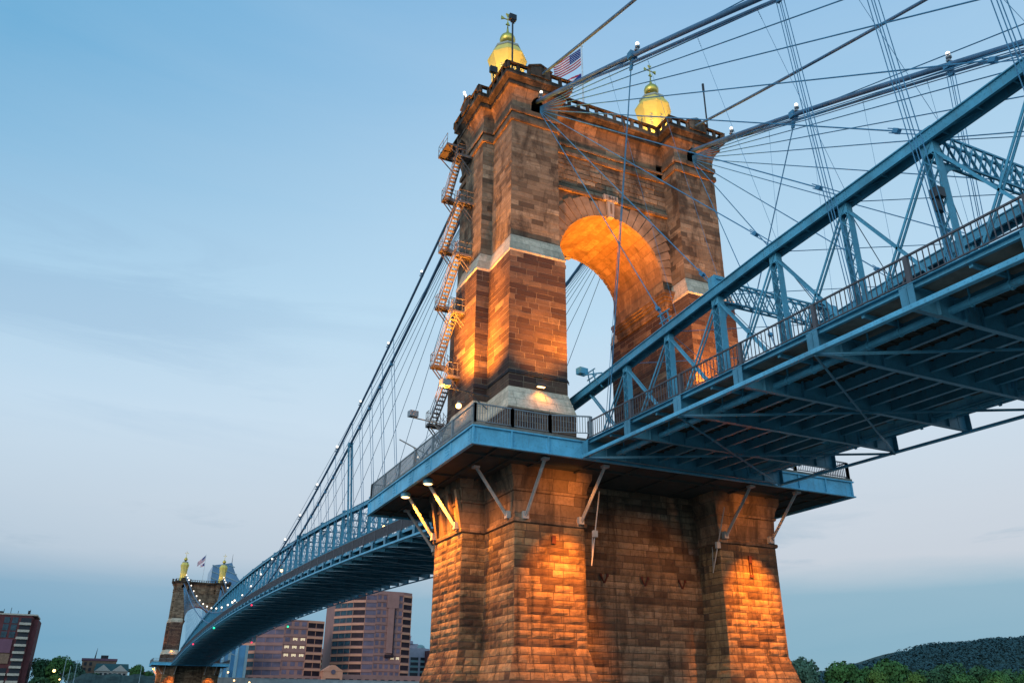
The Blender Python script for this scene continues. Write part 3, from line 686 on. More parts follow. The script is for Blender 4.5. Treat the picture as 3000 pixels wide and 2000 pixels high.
for k in (2, 5, 8):
    b = MB(); portal(b, ys(k), zc_side(ys(k))+(.55 if k == 2 else .1), hl=1.25); b.build('portal_strut', M['blue'], SD)
    for s in (-1, 1):
        if k != 2: continue
        b = MB(); b.box(s*XT-.3, s*XT+.3, ys(k)-.28, ys(k)+.28, zc_side(ys(k)), zc_side(ys(k))+.75); b.build('portal_cap', M['blue'], SD)
for k in range(0, NS-1):
    for s in (-1, 1):
        b = MB(); b.tube([(s*XT, ys(k), zc_side(ys(k))-.3), (-s*XT, ys(k+1), zc_side(ys(k+1))-.3)], .022, 5); b.build('sway_rod', M['rope'], SD)
for k in range(0, NS-2, 1):    # bottom lateral bracing
    if k % 2 == 0:
        for s in (-1, 1):
            b = MB(); A = Vector((s*XF, ys(k), zd(ys(k))-1.02)); B = Vector((-s*XF, ys(k+2), zd(ys(k+2))-1.02)); b.beam(A, B, .10, .025); b.beam(A, B, .03, .12); b.build('lateral_brace', M['strut'] if False else M['under'], SD)
for s in (-1, 1):
    for k in range(NS-1):
        b = MB(); y0, y1 = ys(k), ys(k+1); rail_panel(b, s*XR, y0, zd(y0)+.12, y1, zd(y1)+.12)
        b.box(s*XR-.07, s*XR+.07, y0-.09, y0+.09, zd(y0)-.0, zd(y0)+1.26); b.beam((s*(XR-.05), y0, zd(y0)+.75), (s*(XR-.05)+(.0), y0+.55, zd(y0)+.02), .05, .07)
        b.build('railing_panel', M['rail'], SD)
# ---- main span -------------------------------------------------
def zm(y): u = (161-y)/150; return .05 + 4.35*max(-.3, 1-u*u)             # deck level with camber
def zc_main(y): u = (161-y)/150; return 5.9 + 7.1*max(-.3, 1-u*u)
NM = 66; YM0 = 11.2; PM = (322-22.4)/(NM-1)
ym = [YM0 + PM*k for k in range(NM)]
MD = thing('main_span_truss', (0,11.2,-.2), 'long cambered blue steel main span running from the near tower to the far tower', 'truss bridge span')
for k in range(NM):
    b = MB(); floor_beam(b, ym[k], zm(ym[k])); b.build('floor_beam', M['under'], MD)
def runY(f, x, dz, w, h, name, m, stepk=1):
    b = MB()
    for i in range(0, NM-1, stepk):
        j = min(i+stepk, NM-1); b.beam((x,ym[i],f(ym[i])+dz), (x,ym[j],f(ym[j])+dz), w, h)
    return b.build(name, m, MD)
for s in (-1, 1):
    b = MB(); chord_run(b, [(s*XT, -3.6+7.2, 5.4)] + [(s*XT, y, zc_main(y)) for y in ym] + [(s*XT, 318.4, 5.4)], batten=1.6); b.build('top_chord', M['blue'], MD)
    runY(zm, s*XF, -.97, .24, .06, 'edge_strut', M['blue_lt']); runY(zm, s*(XF+.1), -.9, .03, .18, 'edge_strut', M['blue_lt'])
    runY(zm, s*(XR-.02), -.03, .06, .26, 'edge_channel', M['blue']); runY(zm, s*5.6, .1, 2.6, .12, 'sidewalk_slab', M['concrete'])
for x in (-6,-4.9,-3.45,-2.1,-.7,.7,2.1,3.45,4.9,6): runY(zm, x, -.32, .05, .5, 'stringer', M['under'], 2)
runY(zm, 0, -.03, 8.4, .1, 'road_deck', M['grating'])
lpm = MB(); lattice_post(lpm, 7.0, nx=9); lo = lpm.build('lattice_post', M['blue'], None); lpd = lo.data; bpy.data.objects.remove(lo)
rest = MB()
for k in range(NM):
    y = ym[k]; z0 = zm(y); H = zc_main(y)-.5-z0
    for s in (-1, 1):
        if s < 0 or k < 34:
            o = bpy.data.objects.new('lattice_post', lpd); COL.objects.link(o); o.parent = MD
            o.matrix_parent_inverse = Matrix.Translation(-wloc(MD)); o.location = (s*XT, y, z0); o.scale = (1, 1, H/7)
        else:
            for q in (-1, 1): rest.box(s*XT-.17, s*XT+.17, y+q*.25-.02, y+q*.25+.02, z0, z0+H)
            for q in range(7): rest.beam((s*XT, y-.25, z0+H*q/7), (s*XT, y+.25, z0+H*(q+1)/7), .3, .05, (1,0,0))
o = rest.build('lattice_post', M['blue'], MD); o['kind'] = 'stuff'
rest = MB()
for k in range(NM-1):
    for s in (-1, 1):
        y0, y1 = ym[k], ym[k+1]
        for a, c in ((y0, y1), (y1, y0)):
            own = s < 0 and k < 50
            b = MB() if own else rest
            pair_diag(b, (s*XT, a, zc_main(a)-.6), (s*XT, c, zm(c)+.1))
            if own: b.build('diagonal_bar', M['blue'], MD)
o = rest.build('diagonal_bar', M['blue'], MD); o['kind'] = 'stuff'
for k in range(2, NM-1, 3):
    b = MB(); portal(b, ym[k], zc_main(ym[k])+.3, hl=1.1, nx=9); b.build('portal_strut', M['blue'], MD)
for k in range(0, NM-2, 2):
    b = MB()
    for s in (-1, 1): b.beam((s*XF, ym[k], zm(ym[k])-1.0), (-s*XF, ym[k+2], zm(ym[k+2])-1.0), .16, .06)
    b.build('lateral_brace', M['under'], MD)
rest = MB()
for s in (-1, 1):
    for k in range(NM-1):
        own = s < 0 or k < 30
        b = MB() if own else rest
        y0, y1 = ym[k], ym[k+1]; rail_panel(b, s*XR, y0, zm(y0)+.12, y1, zm(y1)+.12, n=26 if (k < 20 and own) else 16, pw=.05)
        b.box(s*XR-.07, s*XR+.07, y0-.09, y0+.09, zm(y0)-.0, zm(y0)+1.26)
        if own: b.build('railing_panel', M['rail'], MD)
o = rest.build('railing_panel', M['rail'], MD); o['kind'] = 'stuff'
# ================================================================= CABLES, STAYS, SUSPENDERS
def xl_side(y): return 7.35 - .054*(-y-6)                  # cradled: cables lean in away from the towers
def zl_side(y): d = -y-6; return 29.15 - .43*d - .0012*d*d
def xu_side(y): return 7.4 - .02*(-y-6)
def zu_side(y): return 31.55 - .33*(-y-6) + .0008*(-y-6)**2
def tm(y): return ((161-y)/161)**2
def x_main(y): return 5.2 + 2.3*tm(y)
def zl_main(y): t = tm(y); return 3.9 + 29.2*t - 1.6*t**6
def zu_main(y): t = tm(y); return 6.9 + 29.6*t - 3.2*t**8
def cable(name, label, s, ys_, fx, fz, r, mt='cable', n=10, **kw):
    b = MB(); b.tube([(s*fx(y), y, fz(y)) for y in ys_], r, n); return lone(b, name, M[mt], label, 'cable', smooth=True, **kw)
sy = [-5.2]+[-6-2.5*k for k in range(24)]
my = [5.5+ (161-5.5)*k/40 for k in range(41)]; my = my + [322-y for y in reversed(my[:-1])]
for s, side in ((-1, 'left'), (1, 'right')):
    for nm, fx, fz, r in (('lower', xl_side, zl_side, .17), ('upper', xu_side, zu_side, .13)):
        y0 = sy if nm == 'lower' else [-5.0]+sy[1:]
        cable('suspension_cable', f'{nm} suspension cable of the side span from the {side} leg of the near tower', s, y0, fx, fz, r if nm == 'lower' else .115, group='main suspension cables')
    for nm, fz, r in (('lower', zl_main, .16), ('upper', zu_main, .14)):
        cable('suspension_cable', f'{nm} suspension cable of the long main span on the {"near left" if s<0 else "far right"} side', s, my, x_main, fz, r, group='main suspension cables')
# stay ropes fan from the tower portals to the truss chord
for s in (-1, 1):
    for k in range(1, 11):
        y = ys(k); tgt = Vector((s*(XT+.0), y, zc_side(y)+.12)); org = Vector((s*7.3, -5.6, 28.75 - .06*(10-k)))
        if k > 6: tgt = Vector((s*(XT+.3), y, zc_side(y)+.1))
        d = (tgt-org).normalized(); cl = tgt - d*1.5; b = MB()
        b.tube([org, cl], .034, 6)
        b.beam(cl-d*.10, cl+d*.16, .24, .2)
        for a in (-1, 1): b.tube([cl-d*.4+Vector((0,0,a*.12)), cl+Vector((0,0,a*.12)), tgt+Vector((0,0,a*.1))], .025, 5)
        b.tube([tgt+Vector((0,0,.1)), tgt+Vector((0,0,-.1))], .05, 5)
        lone(b, 'stay_rope', M['rope'], 'straight blue stay rope fanning from a near tower portal down to the side span truss', 'stay cable', 'stay ropes of the side span')
    b = MB()      # bundle of stays running just under the thick cable
    for (dx, dz, r) in ((0,-.55,.085),(.05,-.75,.03),(-.1,-.42,.03)):
        b.tube([(s*(xl_side(y)+dx), y, zl_side(y)+dz*min(1, (-y-5)/14)) for y in sy[:24]], r, 6)
    lone(b, 'stay_bundle', M['cable'], f'dark bundle of ropes just under the thick cable on the {"left" if s<0 else "right"} of the side span', 'cable')
    for k in range(2, 24, 2):
        y = ym[k]; b = MB(); b.tube([(s*7.2, 5.6, 28.7), (s*(XT+.1), y, zc_main(y)+.1)], .03, 5)
        lone(b, 'stay_rope', M['rope'], 'thin stay rope fanning from behind the near tower down to the main span truss', 'stay cable', 'stay ropes of the main span')
    for k in range(NM-16, NM-2):
        y = ym[k]; b = MB(); b.tube([(s*7.2, 316.4, 28.7), (s*(XT+.1), y, zc_main(y)+.1)], .035, 4)
        lone(b, 'stay_rope', M['rope'], 'faint stay rope fanning from the far tower down to the main span truss', 'stay cable', 'stay ropes at the far tower')
    # hanging spacer wires through the fan
    for y in (-15,-19,-23.5,-28,-33,-37.5):
        z0 = zl_side(y)-.5; x0 = s*xl_side(y); z1 = zc_side(y-2)+.1
        b = MB(); b.tube([(x0,y,z0),(s*XT,y-1.6,z1)], .012, 4)
        for q in range(5): p = Vector((x0,y,z0)).lerp(Vector((s*XT,y-1.6,z1)), .02+.012*q); b.sphere(p, .03, 5, 4)
        lone(b, 'spacer_wire', M['rope'], 'hair-thin hanging wire tying the fan of stays together', 'wire', 'spacer wires')
    # suspenders of the side span: ropes in bundles at the floor beams
    for k in (4,5,6,7,8,9,10):
        y = ys(k)-.1; X = xl_side(y); Z = zl_side(y); b = MB()
        for dx, dy in ((-.06,-.26),(.0,-.06),(.05,.06),(.0,.26)):
            b.tube([(s*X, y+dy*.9, Z-.3), (s*(XT+.30)+dx*s, y+dy, zd(y)-.5)], .022, 5)
        b.box(s*X-.2, s*X+.2, y-.24, y+.24, Z-.24, Z+.03); b.beam((s*X,y,Z-.25), (s*X,y,Z-.75), .14, .3)
        lone(b, 'suspender', M['rope'], 'bundle of four parallel suspender ropes hanging from the thick side span cable', 'suspender', 'suspenders of the side span')
    y = -17.6; b = MB(); X = xl_side(y); Z = zl_side(y)
    b.box(s*X-.25, s*X+.25, y-.22, y+.22, Z-.27, Z+.24); b.beam((s*X,y,Z-.2), (s*X,y+.25,Z-1.0), .12, .26)
    b.tube([(s*X,y+.25,Z-1.0),(s*(XT+.25),-8.7,.4)], .04, 6); b.tube([(s*X,y+.25,Z-1.0),(s*(XT+.35),-8.5,.4)], .02, 5)
    lone(b, 'tie_rod', M['rope'], f'slanting tie rod from the {"left" if s<0 else "right"} thick cable down past the arch to the deck', 'tie rod')
    # suspenders of the main span
    for k in range(5, NM-4):
        y = ym[k]; zu, zl = zu_main(y), zl_main(y)
        if zu < zm(y)+1: continue
        b = MB(); X = x_main(y)
        r = .036 if k < 26 else .04
        b.tube([(s*X, y, zu), (s*(XT+.25), y, zm(y)-.2)], r, 5); 
        if k < 26: b.tube([(s*X, y+.14, zl), (s*(XT+.3), y+.14, zm(y)-.2)], .03, 5); b.beam((s*X,y,zl+.2),(s*X,y,zl-.35), .3,.3)
        lone(b, 'suspender', M['rope'], 'thin vertical suspender rope hanging from the main span cables behind the near tower', 'suspender', 'suspenders of the main span')
# lattice masts rising from the deck to the cable
for s in (-1, 1):
    for y in (ym[9], ym[16]):
        b = MB(); x = s*5.05; z0 = zm(y); z1 = zl_main(y)-.1
        xo = s*x_main(y)
        def P(t, dx, dy): return Vector((x+(xo-x)*t+dx, y+dy, z0+(z1-z0)*t))
        for dx in (-.2,.2):
            for dy in (-.25,.25): b.beam(P(0,dx,dy), P(1,dx,dy), .1, .1)
        n = 18
        for q in range(n):
            for dx in (-.2,.2): b.beam(P(q/n,dx,-.25), P((q+1)/n,dx,.25), .03, .08, (1,0,0)); b.beam(P(q/n,dx,.25), P((q+1)/n,dx,-.25), .03, .08, (1,0,0))
        b.box(xo-.3, xo+.3, y-.3, y+.3, z1-.1, z1+.3)
        if s < 0: b.beam((x, y-.2, z0+ (z1-z0)*.42), (x, y-3.4, z0+(z1-z0)*.42-.3), .12, .18)
        lone(b, 'lattice_mast', M['blue'], f'{"taller" if y < 60 else "shorter"} blue lattice mast between deck and cable, on the {"near" if s<0 else "far"} side of the main span', 'mast')
# lamps strung along the cables
def globe_lamp(r=.125):
    t = thing('cable_lamp', (0,0,0), 'round white lamp globe on a short bracket above the cable', 'lamp', 'lamps strung along the cables')
    b = MB(); b.sphere((0,0,.62), r, 12, 8); b.build('globe', M['bulb'], t, smooth=True)
    b = MB(); b.lathe([(.28,.1),(.30,.16),(.42,.16),(.46,.12)], 8); b.tube([(0,0,.1),(0,0,.3)], .05, 6); b.box(-.22,.22,-.08,.08,.02,.12); b.build('bracket', M['fixture_grey'], t); return t
GL = globe_lamp(); first = True
def put_lamp(p, sc=1):
    global first
    o = GL if first else copy_tree(GL); first = False; o.location = p; o.scale = (sc,)*3
for s in (-1, 1):
    for y in ((-10.9,-18.0,-29.6) if s > 0 else (-5.9,-18.2,-31)): put_lamp((s*xl_side(y), y, zl_side(y)+.15))
    for k in range(24):
        y = 24 + 12.45*k
        if y < 312: put_lamp((s*x_main(y), y, zu_main(y)+.12), 1 if y < 60 else (1.3 if y < 150 else 1.7))
    for y, dz in ((298,0),(304,0)): put_lamp((s*x_main(y), y, zu_main(y)), 1.7)

# ================================================================= TOWER FITTINGS
def fitting(name, label, cat, loc, parts, group=None):
    t = thing(name, loc, label, cat, group)
    for nm, b, m in parts: b.build(nm, M[m], t)
    return t
# flagpole and flags
b = MB(); b.tube([(0,0,31),(0,0,42.75)], [.12,.06], 8); b.sphere((0,0,42.85), .12, 8, 6); lone(b, 'flagpole', M['white'], 'white flagpole rising behind the tower parapet between the gilded turrets', 'flagpole', loc=(0,0,31))
def flag(z_top, hoist, fly, droop, spec, name, label, x0=-.12):
    nx, ny = 40, 26; b = MB()
    def P(i, j):
        u = i/nx; v = j/ny; w = sin(u*9+v*1.5)*.16*u
        swing = .25*u
        return (x0 - fly*u*.93, w + swing, z_top - hoist*v*(1-.12*u) - droop*u**.9 + .06*sin(u*7+2.2*v))
    for i in range(nx):
        for j in range(ny):
            if spec == 'sw':
                c = abs((j+.5)/ny-.5)
                if i/nx > .72 and c < (i/nx-.72)*1.2: continue
                if c > .5 - .16*(i/nx): continue
                b.cm = 2 if i/nx < .52*(1-c*2) else (0 if (j*5//ny) % 2 == 0 else 1)
            else:
                b.cm = 2 if (i/nx < .42 and j/ny < 7/13) else (0 if (j*13//ny) % 2 == 0 else 1)
            b.face([P(i,j), P(i+1,j), P(i+1,j+1), P(i,j+1)])
    if spec != 'sw':
        b.cm = 1
        for r in range(7):
            for c in range(6):
                i = 1.4 + c*2.55 + (1.2 if r % 2 else 0); j = 1.1 + r*1.9
                if i > 16: continue
                p = Vector(P(i, j)); q = .055
                for dy in (-.02,.02): b.face([p+Vector((q*cos(a*2*pi/10+pi/2)*(1 if a % 2 == 0 else .45), dy, q*sin(a*2*pi/10+pi/2)*(1 if a % 2 == 0 else .45))) for a in range(10)])
    return lone(b, name, [M['flag_r'], M['flag_w'], M['flag_b']], label, 'flag')
flag(42.6, 2.1, 3.0, 3.0, 'us', 'flag', 'larger flag with red and white stripes and starred blue canton, high on the pole')
flag(39.5, 1.25, 1.9, 1.1, 'sw', 'flag', 'smaller lower flag with blue wedge and stripes, half hidden by the thick cable')
flp = copy_tree(bpy.data.objects['flagpole'], off=(0,322,0)); flp['label'] = 'tiny white flagpole on top of the far tower'
ff = copy_tree(bpy.data.objects['flag'], off=(0,322,0)); ff['label'] = 'tiny red upper flag over the far tower'
ff = copy_tree(bpy.data.objects['flag.001'], off=(0,322,0)); ff['label'] = 'tiny dark lower flag over the far tower'
# roof poles
b = MB(); b.tube([(-9.95,-6.0,31.3),(-9.95,-6.0,36.4)], .07, 6); b.box(-10.25,-9.65,-6.15,-5.85,36.3,36.85); b.box(-10.1,-9.8,-6.1,-5.9,36.1,36.3); lone(b, 'roof_pole', M['black'], 'black pole with a square head on the left corner of the near tower roof', 'pole', loc=(-9.95,-6,31.3))
b = MB(); b.tube([(8.95,-6,31.3),(8.95,-6,36.2)], .07, 6); b.tube([(8.95,-6,36.1),(8.95,-6,36.9)], .11, 6); lone(b, 'roof_pole', M['black'], 'black needle-topped pole on the right corner of the near tower roof', 'pole', loc=(8.95,-6,31.3))
fitting('roof_lamp', 'tilted white-lit lamp on a thin pole at the rear left of the tower roof', 'lamp', (-10.5,3,31), [('pole', (lambda b: (b.tube([(-10.5,3,31),(-10.5,3,35.4)], .06, 6), b)[1])(MB()), 'black'), ('lamp_head', (lambda b: (b.beam((-10.4,3,35.3),(-10.58,2.95,35.75),.18,.13), b)[1])(MB()), 'bulb')])
fitting('roof_floodlight', 'small dark floodlight head in front of the left gilded turret', 'floodlight', (-9.85,-2,31.6), [('housing', (lambda b: (b.box(-10.2,-9.55,-2.2,-1.9,34.1,34.7), b.tube([(-9.85,-2,31.6),(-9.85,-2,34.2)], .05, 6), b)[2])(MB()), 'black')])
# wall lamps
def walllamp(label, c, dr, tilt=(0,-.35,-.15)):
    b = MB(); x, y, z = c; b.box(x-.32, x+.32, y-.28, y, z-.02, z+.22); b.box(x-.1, x+.1, y, y+.25, z+.05, z+.2)
    g = MB(); g.box(x-.26, x+.26, y-.24, y-.04, z-.06, z-.018)
    return fitting('wall_lamp', label, 'lamp', c, [('housing', b, 'fixture'), ('lens', g, 'bulb_am')])
walllamp('box lamp glowing amber above the pale sloping course at the base of the left leg', (-7.65,-5.98,4.95), 0)
fitting('wall_lamp', 'round amber lamp glowing on the left side of the tower just above the platform railing', 'lamp', (-11.5,-.9,4.6),
    [('housing', (lambda b: (b.lathe([(4.78,.14),(4.95,.12),(5.0,.06)], 8, (-11.45,-.9)), b.beam((-11.4,-.9,4.95),(-10.9,-.7,5.1),.06,.06), b)[2])(MB()), 'fixture_grey'), ('lens', (lambda b: (b.sphere((-11.45,-.9,4.66), .2, 10, 8), b)[1])(MB()), 'bulb_am')])
b = MB()
for dz in (0,.13):
    b.tube([(-11.0,-2.3,5.75+dz),(-9.9,-2.35,5.75+dz),(-9.93,-5.86,5.78+dz),(-5.5,-5.84,5.75+dz),(-5.3,-5.7,5.6+dz)], .035, 6)
lone(b, 'conduit', M['fixture'], 'pair of thin conduits running round the left leg above the pale lower course', 'conduit')
# flood lamps on arms at the left flank
def armlamp(name, label, base, head, col, boxed=True):
    t = thing(name, base, label, 'floodlight'); b = MB(); b.tube([base, head], .05, 6); m = Vector(base).lerp(Vector(head), .5)
    b.tube([Vector(base)+Vector((0,0,-1.0)), m], .035, 6); b.build('arm', M[col], t)
    if boxed:
        b = MB(); h = Vector(head); b.beam(h+Vector((-.32,0,.28)), h+Vector((.34,.1,.28)), .5, .44); b.tube([h, h+Vector((0,0,.15))], .08, 6); b.build('lamp_head', M['blue'] if col == 'blue' else M['fixture_grey'], t)
    return t
armlamp('arm_floodlight', 'grey floodlight head on the higher horizontal arm left of the near tower', (-9.95,-2.7,5.0), (-13.0,-2.3,5.35), 'fixture')
armlamp('arm_floodlight', 'brownish floodlight head on the lower horizontal arm crossing the metal stair', (-10.3,4.2,4.9), (-13.3,3.6,4.9), 'strut')
armlamp('camera_arm', 'thin bare arm with a small camera left of the stair foot', (-10.6,8,3.6), (-12.9,8,4.5), 'strut', False)
armlamp('arm_floodlight', 'blue-grey floodlight head on a bracket above the truss chord in front of the arch', (-4.3,-8.4,5.7), (-4.75,-6.6,6.1), 'blue')
# underdeck lamps
for (p, lb) in (((-13.75,-1.9,-1.35),'round downlight glowing amber under the platform beside the upper lit strut'), ((-13.9,2.3,-1.35),'round downlight glowing amber under the platform beside the lower lit strut')):
    b = MB(); b.lathe([(p[2]-.0,.33),(p[2]+.28,.33),(p[2]+.36,.2)], 12, (p[0],p[1])); g = MB(); g.lathe([(p[2]-.05,.2),(p[2]-.01,.29)], 12, (p[0],p[1]))
    fitting('downlight', lb, 'lamp', p, [('housing', b, 'blue'), ('lens', g, 'bulb_am')])
# anchor rods hanging beside the pier
for s, lb in ((-1,'left'),(1,'right')):
    b = MB(); x = s*4.95 if s < 0 else 5.0
    A = (-4.7 if s < 0 else 4.9, -8.2, -2.2); B = (-4.95 if s < 0 else 5.0, -7.4 if s < 0 else -6.3, -6.6 if s < 0 else -6.2)
    b.tube([A, B], .04, 6); m = Vector(A).lerp(Vector(B), .58); b.beam(m-Vector((0,0,.2)), m+Vector((0,0,.2)), .3, .2); b.tube([Vector(B)+Vector((.12,0,1.7)), Vector(B)+Vector((.02,0,0))], .03, 5)
    lone(b, 'hanger_rod', M['strut'], f'thin steel rod with a turnbuckle hanging beside the {lb} leg of the pier', 'rod')
# metal access stair zigzagging up the left flank
def build_stair():
    T = thing('access_stair', (-11.6,3,.2), 'zigzag galvanised metal access stair climbing the left flank of the near tower', 'stair')
    near = [27.0, 22.1, 17.3, 12.5, 7.5, 2.7]; far = [24.6, 19.7, 14.6, 9.7, 5.0, .3]
    yn = [1.1, .5, .4, .7, 1.2, 1.8]; yf = [3.6,3.7,3.9,4.3,4.6,5.0]
    xo, xi = -11.42, -10.88
    def flight(A, B, w=.5):
        b = MB(); A = Vector(A); B = Vector(B); n = max(6, int(abs(A.z-B.z)/.21)); X = Vector((w/2,0,0))
        for s in (-1, 1):
            b.beam(A+X*s, B+X*s, .05, .24)
            for h in (.55, 1.0): b.tube([A+X*s+Vector((0,0,h)), B+X*s+Vector((0,0,h))], .022, 5)
            for k in range(4): c = A.lerp(B, (k+.2)/3.6 if k < 3 else .98); b.tube([c+X*s, c+X*s+Vector((0,0,1))], .022, 5)
        for k in range(n): c = A.lerp(B, (k+.5)/n); b.box(c.x-w/2, c.x+w/2, c.y-.12, c.y+.12, c.z-.02, c.z+.02)
        b.build('flight', M['stair'], T)
    def landing(x0, x1, y0, y1, z, wallx=None, edges='ox'):
        b = MB(); b.box(x0, x1, y0, y1, z-.05, z)
        for y in (y0, y1): b.beam((x0,y,z-.1), (x1,y,z-.1), .05, .2)
        for x in (x0, x1): b.beam((x,y0,z-.1), (x,y1,z-.1), .05, .2)
        for (p, q) in (((x0,y0),(x0,y1)), ((x0,y1),(x1,y1)) if y1 > 3 else ((x0,y0),(x1,y0))):
            for h in (.5, 1.0): b.tube([(*p,z+h), (*q,z+h)], .022, 5)
            for t in (0,.5,1): c = Vector((*p,z)).lerp(Vector((*q,z)), t); b.tube([c, c+Vector((0,0,1))], .022, 5)
        wx = -10.5
        for y in (y0+.1, y1-.1): b.beam((x0+.1,y,z-.15), (wx,y,z-1.5), .07, .07)
        b.beam((x0,(y0+y1)/2,z-.12), (wx,(y0+y1)/2,z-.12), .1, .1)
        b.build('landing', M['stair'], T)
    for i in range(6):
        landing(-11.75, -10.4, yn[i]-.6, yn[i], near[i]); landing(-11.75, -10.6, yf[i], yf[i]+.6, far[i])
        flight((xo, yn[i], near[i]), (xo, yf[i], far[i]))
        if i < 5: flight((xi, yf[i], far[i]), (xi, yn[i+1], near[i+1]))
    landing(-12.1, -10.45, 2.4, 4.6, 29.3); flight((xi, 4.4, 29.3), (xi, 1.1, 27.0))
    pass
build_stair()
# signals and small deck lamps
def dot(name, label, cat, p, m, r=.3):
    t = thing(name, p, label, cat); b = MB(); b.sphere(p, r, 10, 7); b.build('lens', M[m], t, smooth=True); b = MB(); b.lathe([(p[2]+r*.8,r*.5),(p[2]+r*1.6,r*.4),(p[2]+r*1.8,.1)], 8, (p[0],p[1])); b.build('bracket', M['fixture'], t)
dot('navigation_light', 'red signal light under the left deck edge, nearer of the two red ones', 'signal light', (-7.45,115.6,zm(115.6)-1.4), 'red_l', .17)
dot('navigation_light', 'green signal light under the left deck edge between the two red ones', 'signal light', (-7.45,176,zm(176)-1.5), 'green_l', .26)
dot('navigation_light', 'red signal light under the left deck edge, close to the far tower', 'signal light', (-7.45,228,zm(228)-1.6), 'red_l', .26)
dot('navigation_light', 'green signal light on the far lower deck edge in front of the pink office block', 'signal light', (7.45,158,zm(158)-1.9), 'green_l', .24)
dot('navigation_light', 'red signal light on the far lower deck edge near the blue glass pillars', 'signal light', (7.45,213,zm(213)-1.8), 'red_l', .26)
dot('deck_lamp', 'amber lamp glowing behind the grey railing just past the near platform', 'lamp', (-5.2,37.5,zm(37.5)+2.2), 'bulb_am', .17)
dot('deck_lamp', 'amber lamp glowing among the lattice posts midway along the main span', 'lamp', (-5,101.8,zm(101.8)+3.6), 'bulb_am', .25)
dot('deck_lamp', 'small pinkish lamp just above the main span railing', 'lamp', (-6.2,83,zm(83)+1.6), 'bulb', .14)
dot('deck_lamp', 'lower of two stacked lamps above the railing near the middle of the main span', 'lamp', (-5.5,160,zm(160)+2.0), 'bulb', .24)
dot('deck_lamp', 'upper of two stacked lamps above the railing near the middle of the main span', 'lamp', (-5.5,162.5,zm(162)+3.4), 'bulb', .24)
dot('deck_lamp', 'amber lamp by the railing close to the far tower', 'lamp', (-6.2,262,zm(262)+1.6), 'bulb', .28)
dot('deck_lamp', 'small amber pair of lamps low behind the side span railing', 'lamp', (4.6,-16.3,1.0), 'bulb_am', .1)
# small ironwork
def fit1(name, label, cat, b, m, loc): return lone(b, name, M[m], label, cat, loc=loc)
b = MB(); c = Vector((-4.55,-34.0,3.9)); b.box(c.x-.2, c.x+.2, c.y-.3, c.y+.12, c.z-.22, c.z+.2); b.box(c.x-.12, c.x+.25, c.y-.1, c.y+.1, c.z-.75, c.z-.2); b.beam(c, c+Vector((.3,0,0)), .08, .08)
fit1('post_floodlight', 'dark square floodlight clamped to the lattice post under the second portal at right', 'floodlight', b, 'fixture', c)
for y, l in ((-6.9, 'small open blue bracket frame standing on the chord near the left leg'), (-15.6, 'small blue ladder-like bracket on the chord in front of the arch jamb')):
    b = MB(); z = zc_side(y)
    for dy in (-.35,.35): b.beam((-4.1,y+dy,z), (-4.3,y+dy,z+.95), .06, .06)
    for h in (.5,.95): b.beam((-4.1-.2*h,y-.6,z+h), (-4.1-.2*h,y+.6,z+h), .06, .06)
    fit1('chord_bracket', l, 'bracket', b, 'blue', (-4.1,y,z))
for x, l in ((-2.55,'left'),(.55,'middle'),(3.5,'right')):
    b = MB(); z = -6.9; y = -4.86
    for s in (-1, 1): b.beam((x+s*.24,y+.02,z+.22), (x+s*.02,y+.02,z-.26), .07, .07); b.box(x+s*.24-.07, x+s*.24+.07, y-.03, y+.06, z+.14, z+.32)
    fit1('anchor_iron', f'{l} of three dark V-shaped irons bolted to the recessed web wall', 'iron', b, 'stain_iron', (x,y,z))
for x, z, l in ((7.55,-5.2,'rusty iron strap hanging on the floodlit right leg of the pier'),(-7.35,-5.15,'short dark iron slot plate on the floodlit left leg of the pier')):
    b = MB(); b.box(x-.13, x+.13, -7.14, -7.04, z-.3, z+.18)
    if x > 0:
        for s in (-1, 1): b.box(x+s*.1-.02, x+s*.1+.02, -7.12, -7.04, z-1.1, z-.2)
        b.box(x-.16, x+.16, -7.13, -7.04, z-1.25, z-1.05)
    fit1('iron_strap', l, 'iron', b, 'stain_iron', (x,-7.1,z))
# ================================================================= GROUND, RIVER, FAR BANK
def sheet(name, x0, x1, y0, y1, z, m, lbl=None):
    b = MB(); b.face([(x0,y0,z),(x1,y0,z),(x1,y1,z),(x0,y1,z)]); o = b.build(name, m); o['kind'] = 'structure'; return o
M['bankc'] = simple('riverfront_concrete', (.30,.28,.25), .9, vary=.2, vs=.2)
M['ground'] = simple('grassy_bank', (.05,.065,.03), .95, vary=.4, vs=.08)
m, nt, bs = mat('river_water'); bs.inputs['Base Color'].default_value = (.03,.05,.05,1); bs.inputs['Roughness'].default_value = .12
tc = N(nt, 'ShaderNodeTexCoord'); bp = N(nt, 'ShaderNodeBump'); bp.inputs['Strength'].default_value = .35; bp.inputs['Distance'].default_value = .2
LK(nt, noise(nt, tc.outputs['Object'], .5, 6), bp.inputs['Height']); LK(nt, bp.outputs[0], bs.inputs['Normal']); M['water'] = m
M['grass_dk'] = simple('dark_embankment', (.03,.05,.045), .95, vary=.5, vs=.25, bump=.5)
M['fwall'] = simple('flood_wall_concrete', (.30,.30,.29), .85, vary=.2, vs=.3)
sheet('ground', -4000, 6000, -2500, 6000, -24.5, M['ground'])
sheet('river', -4000, 1500, -18, 345, -21.0, M['water'])
b = MB(); X0, X1 = -400, 500      # near bank rises to where the camera stands
b.face([(X0,-18,-21.5),(X1,-18,-21.5),(X1,-34,-16.2),(X0,-34,-16.2)][::-1]); b.face([(X0,-34,-16.2),(X1,-34,-16.2),(X1,-400,-15.9),(X0,-400,-15.9)][::-1])
o = b.build('near_bank', M['bankc']); o['kind'] = 'structure'
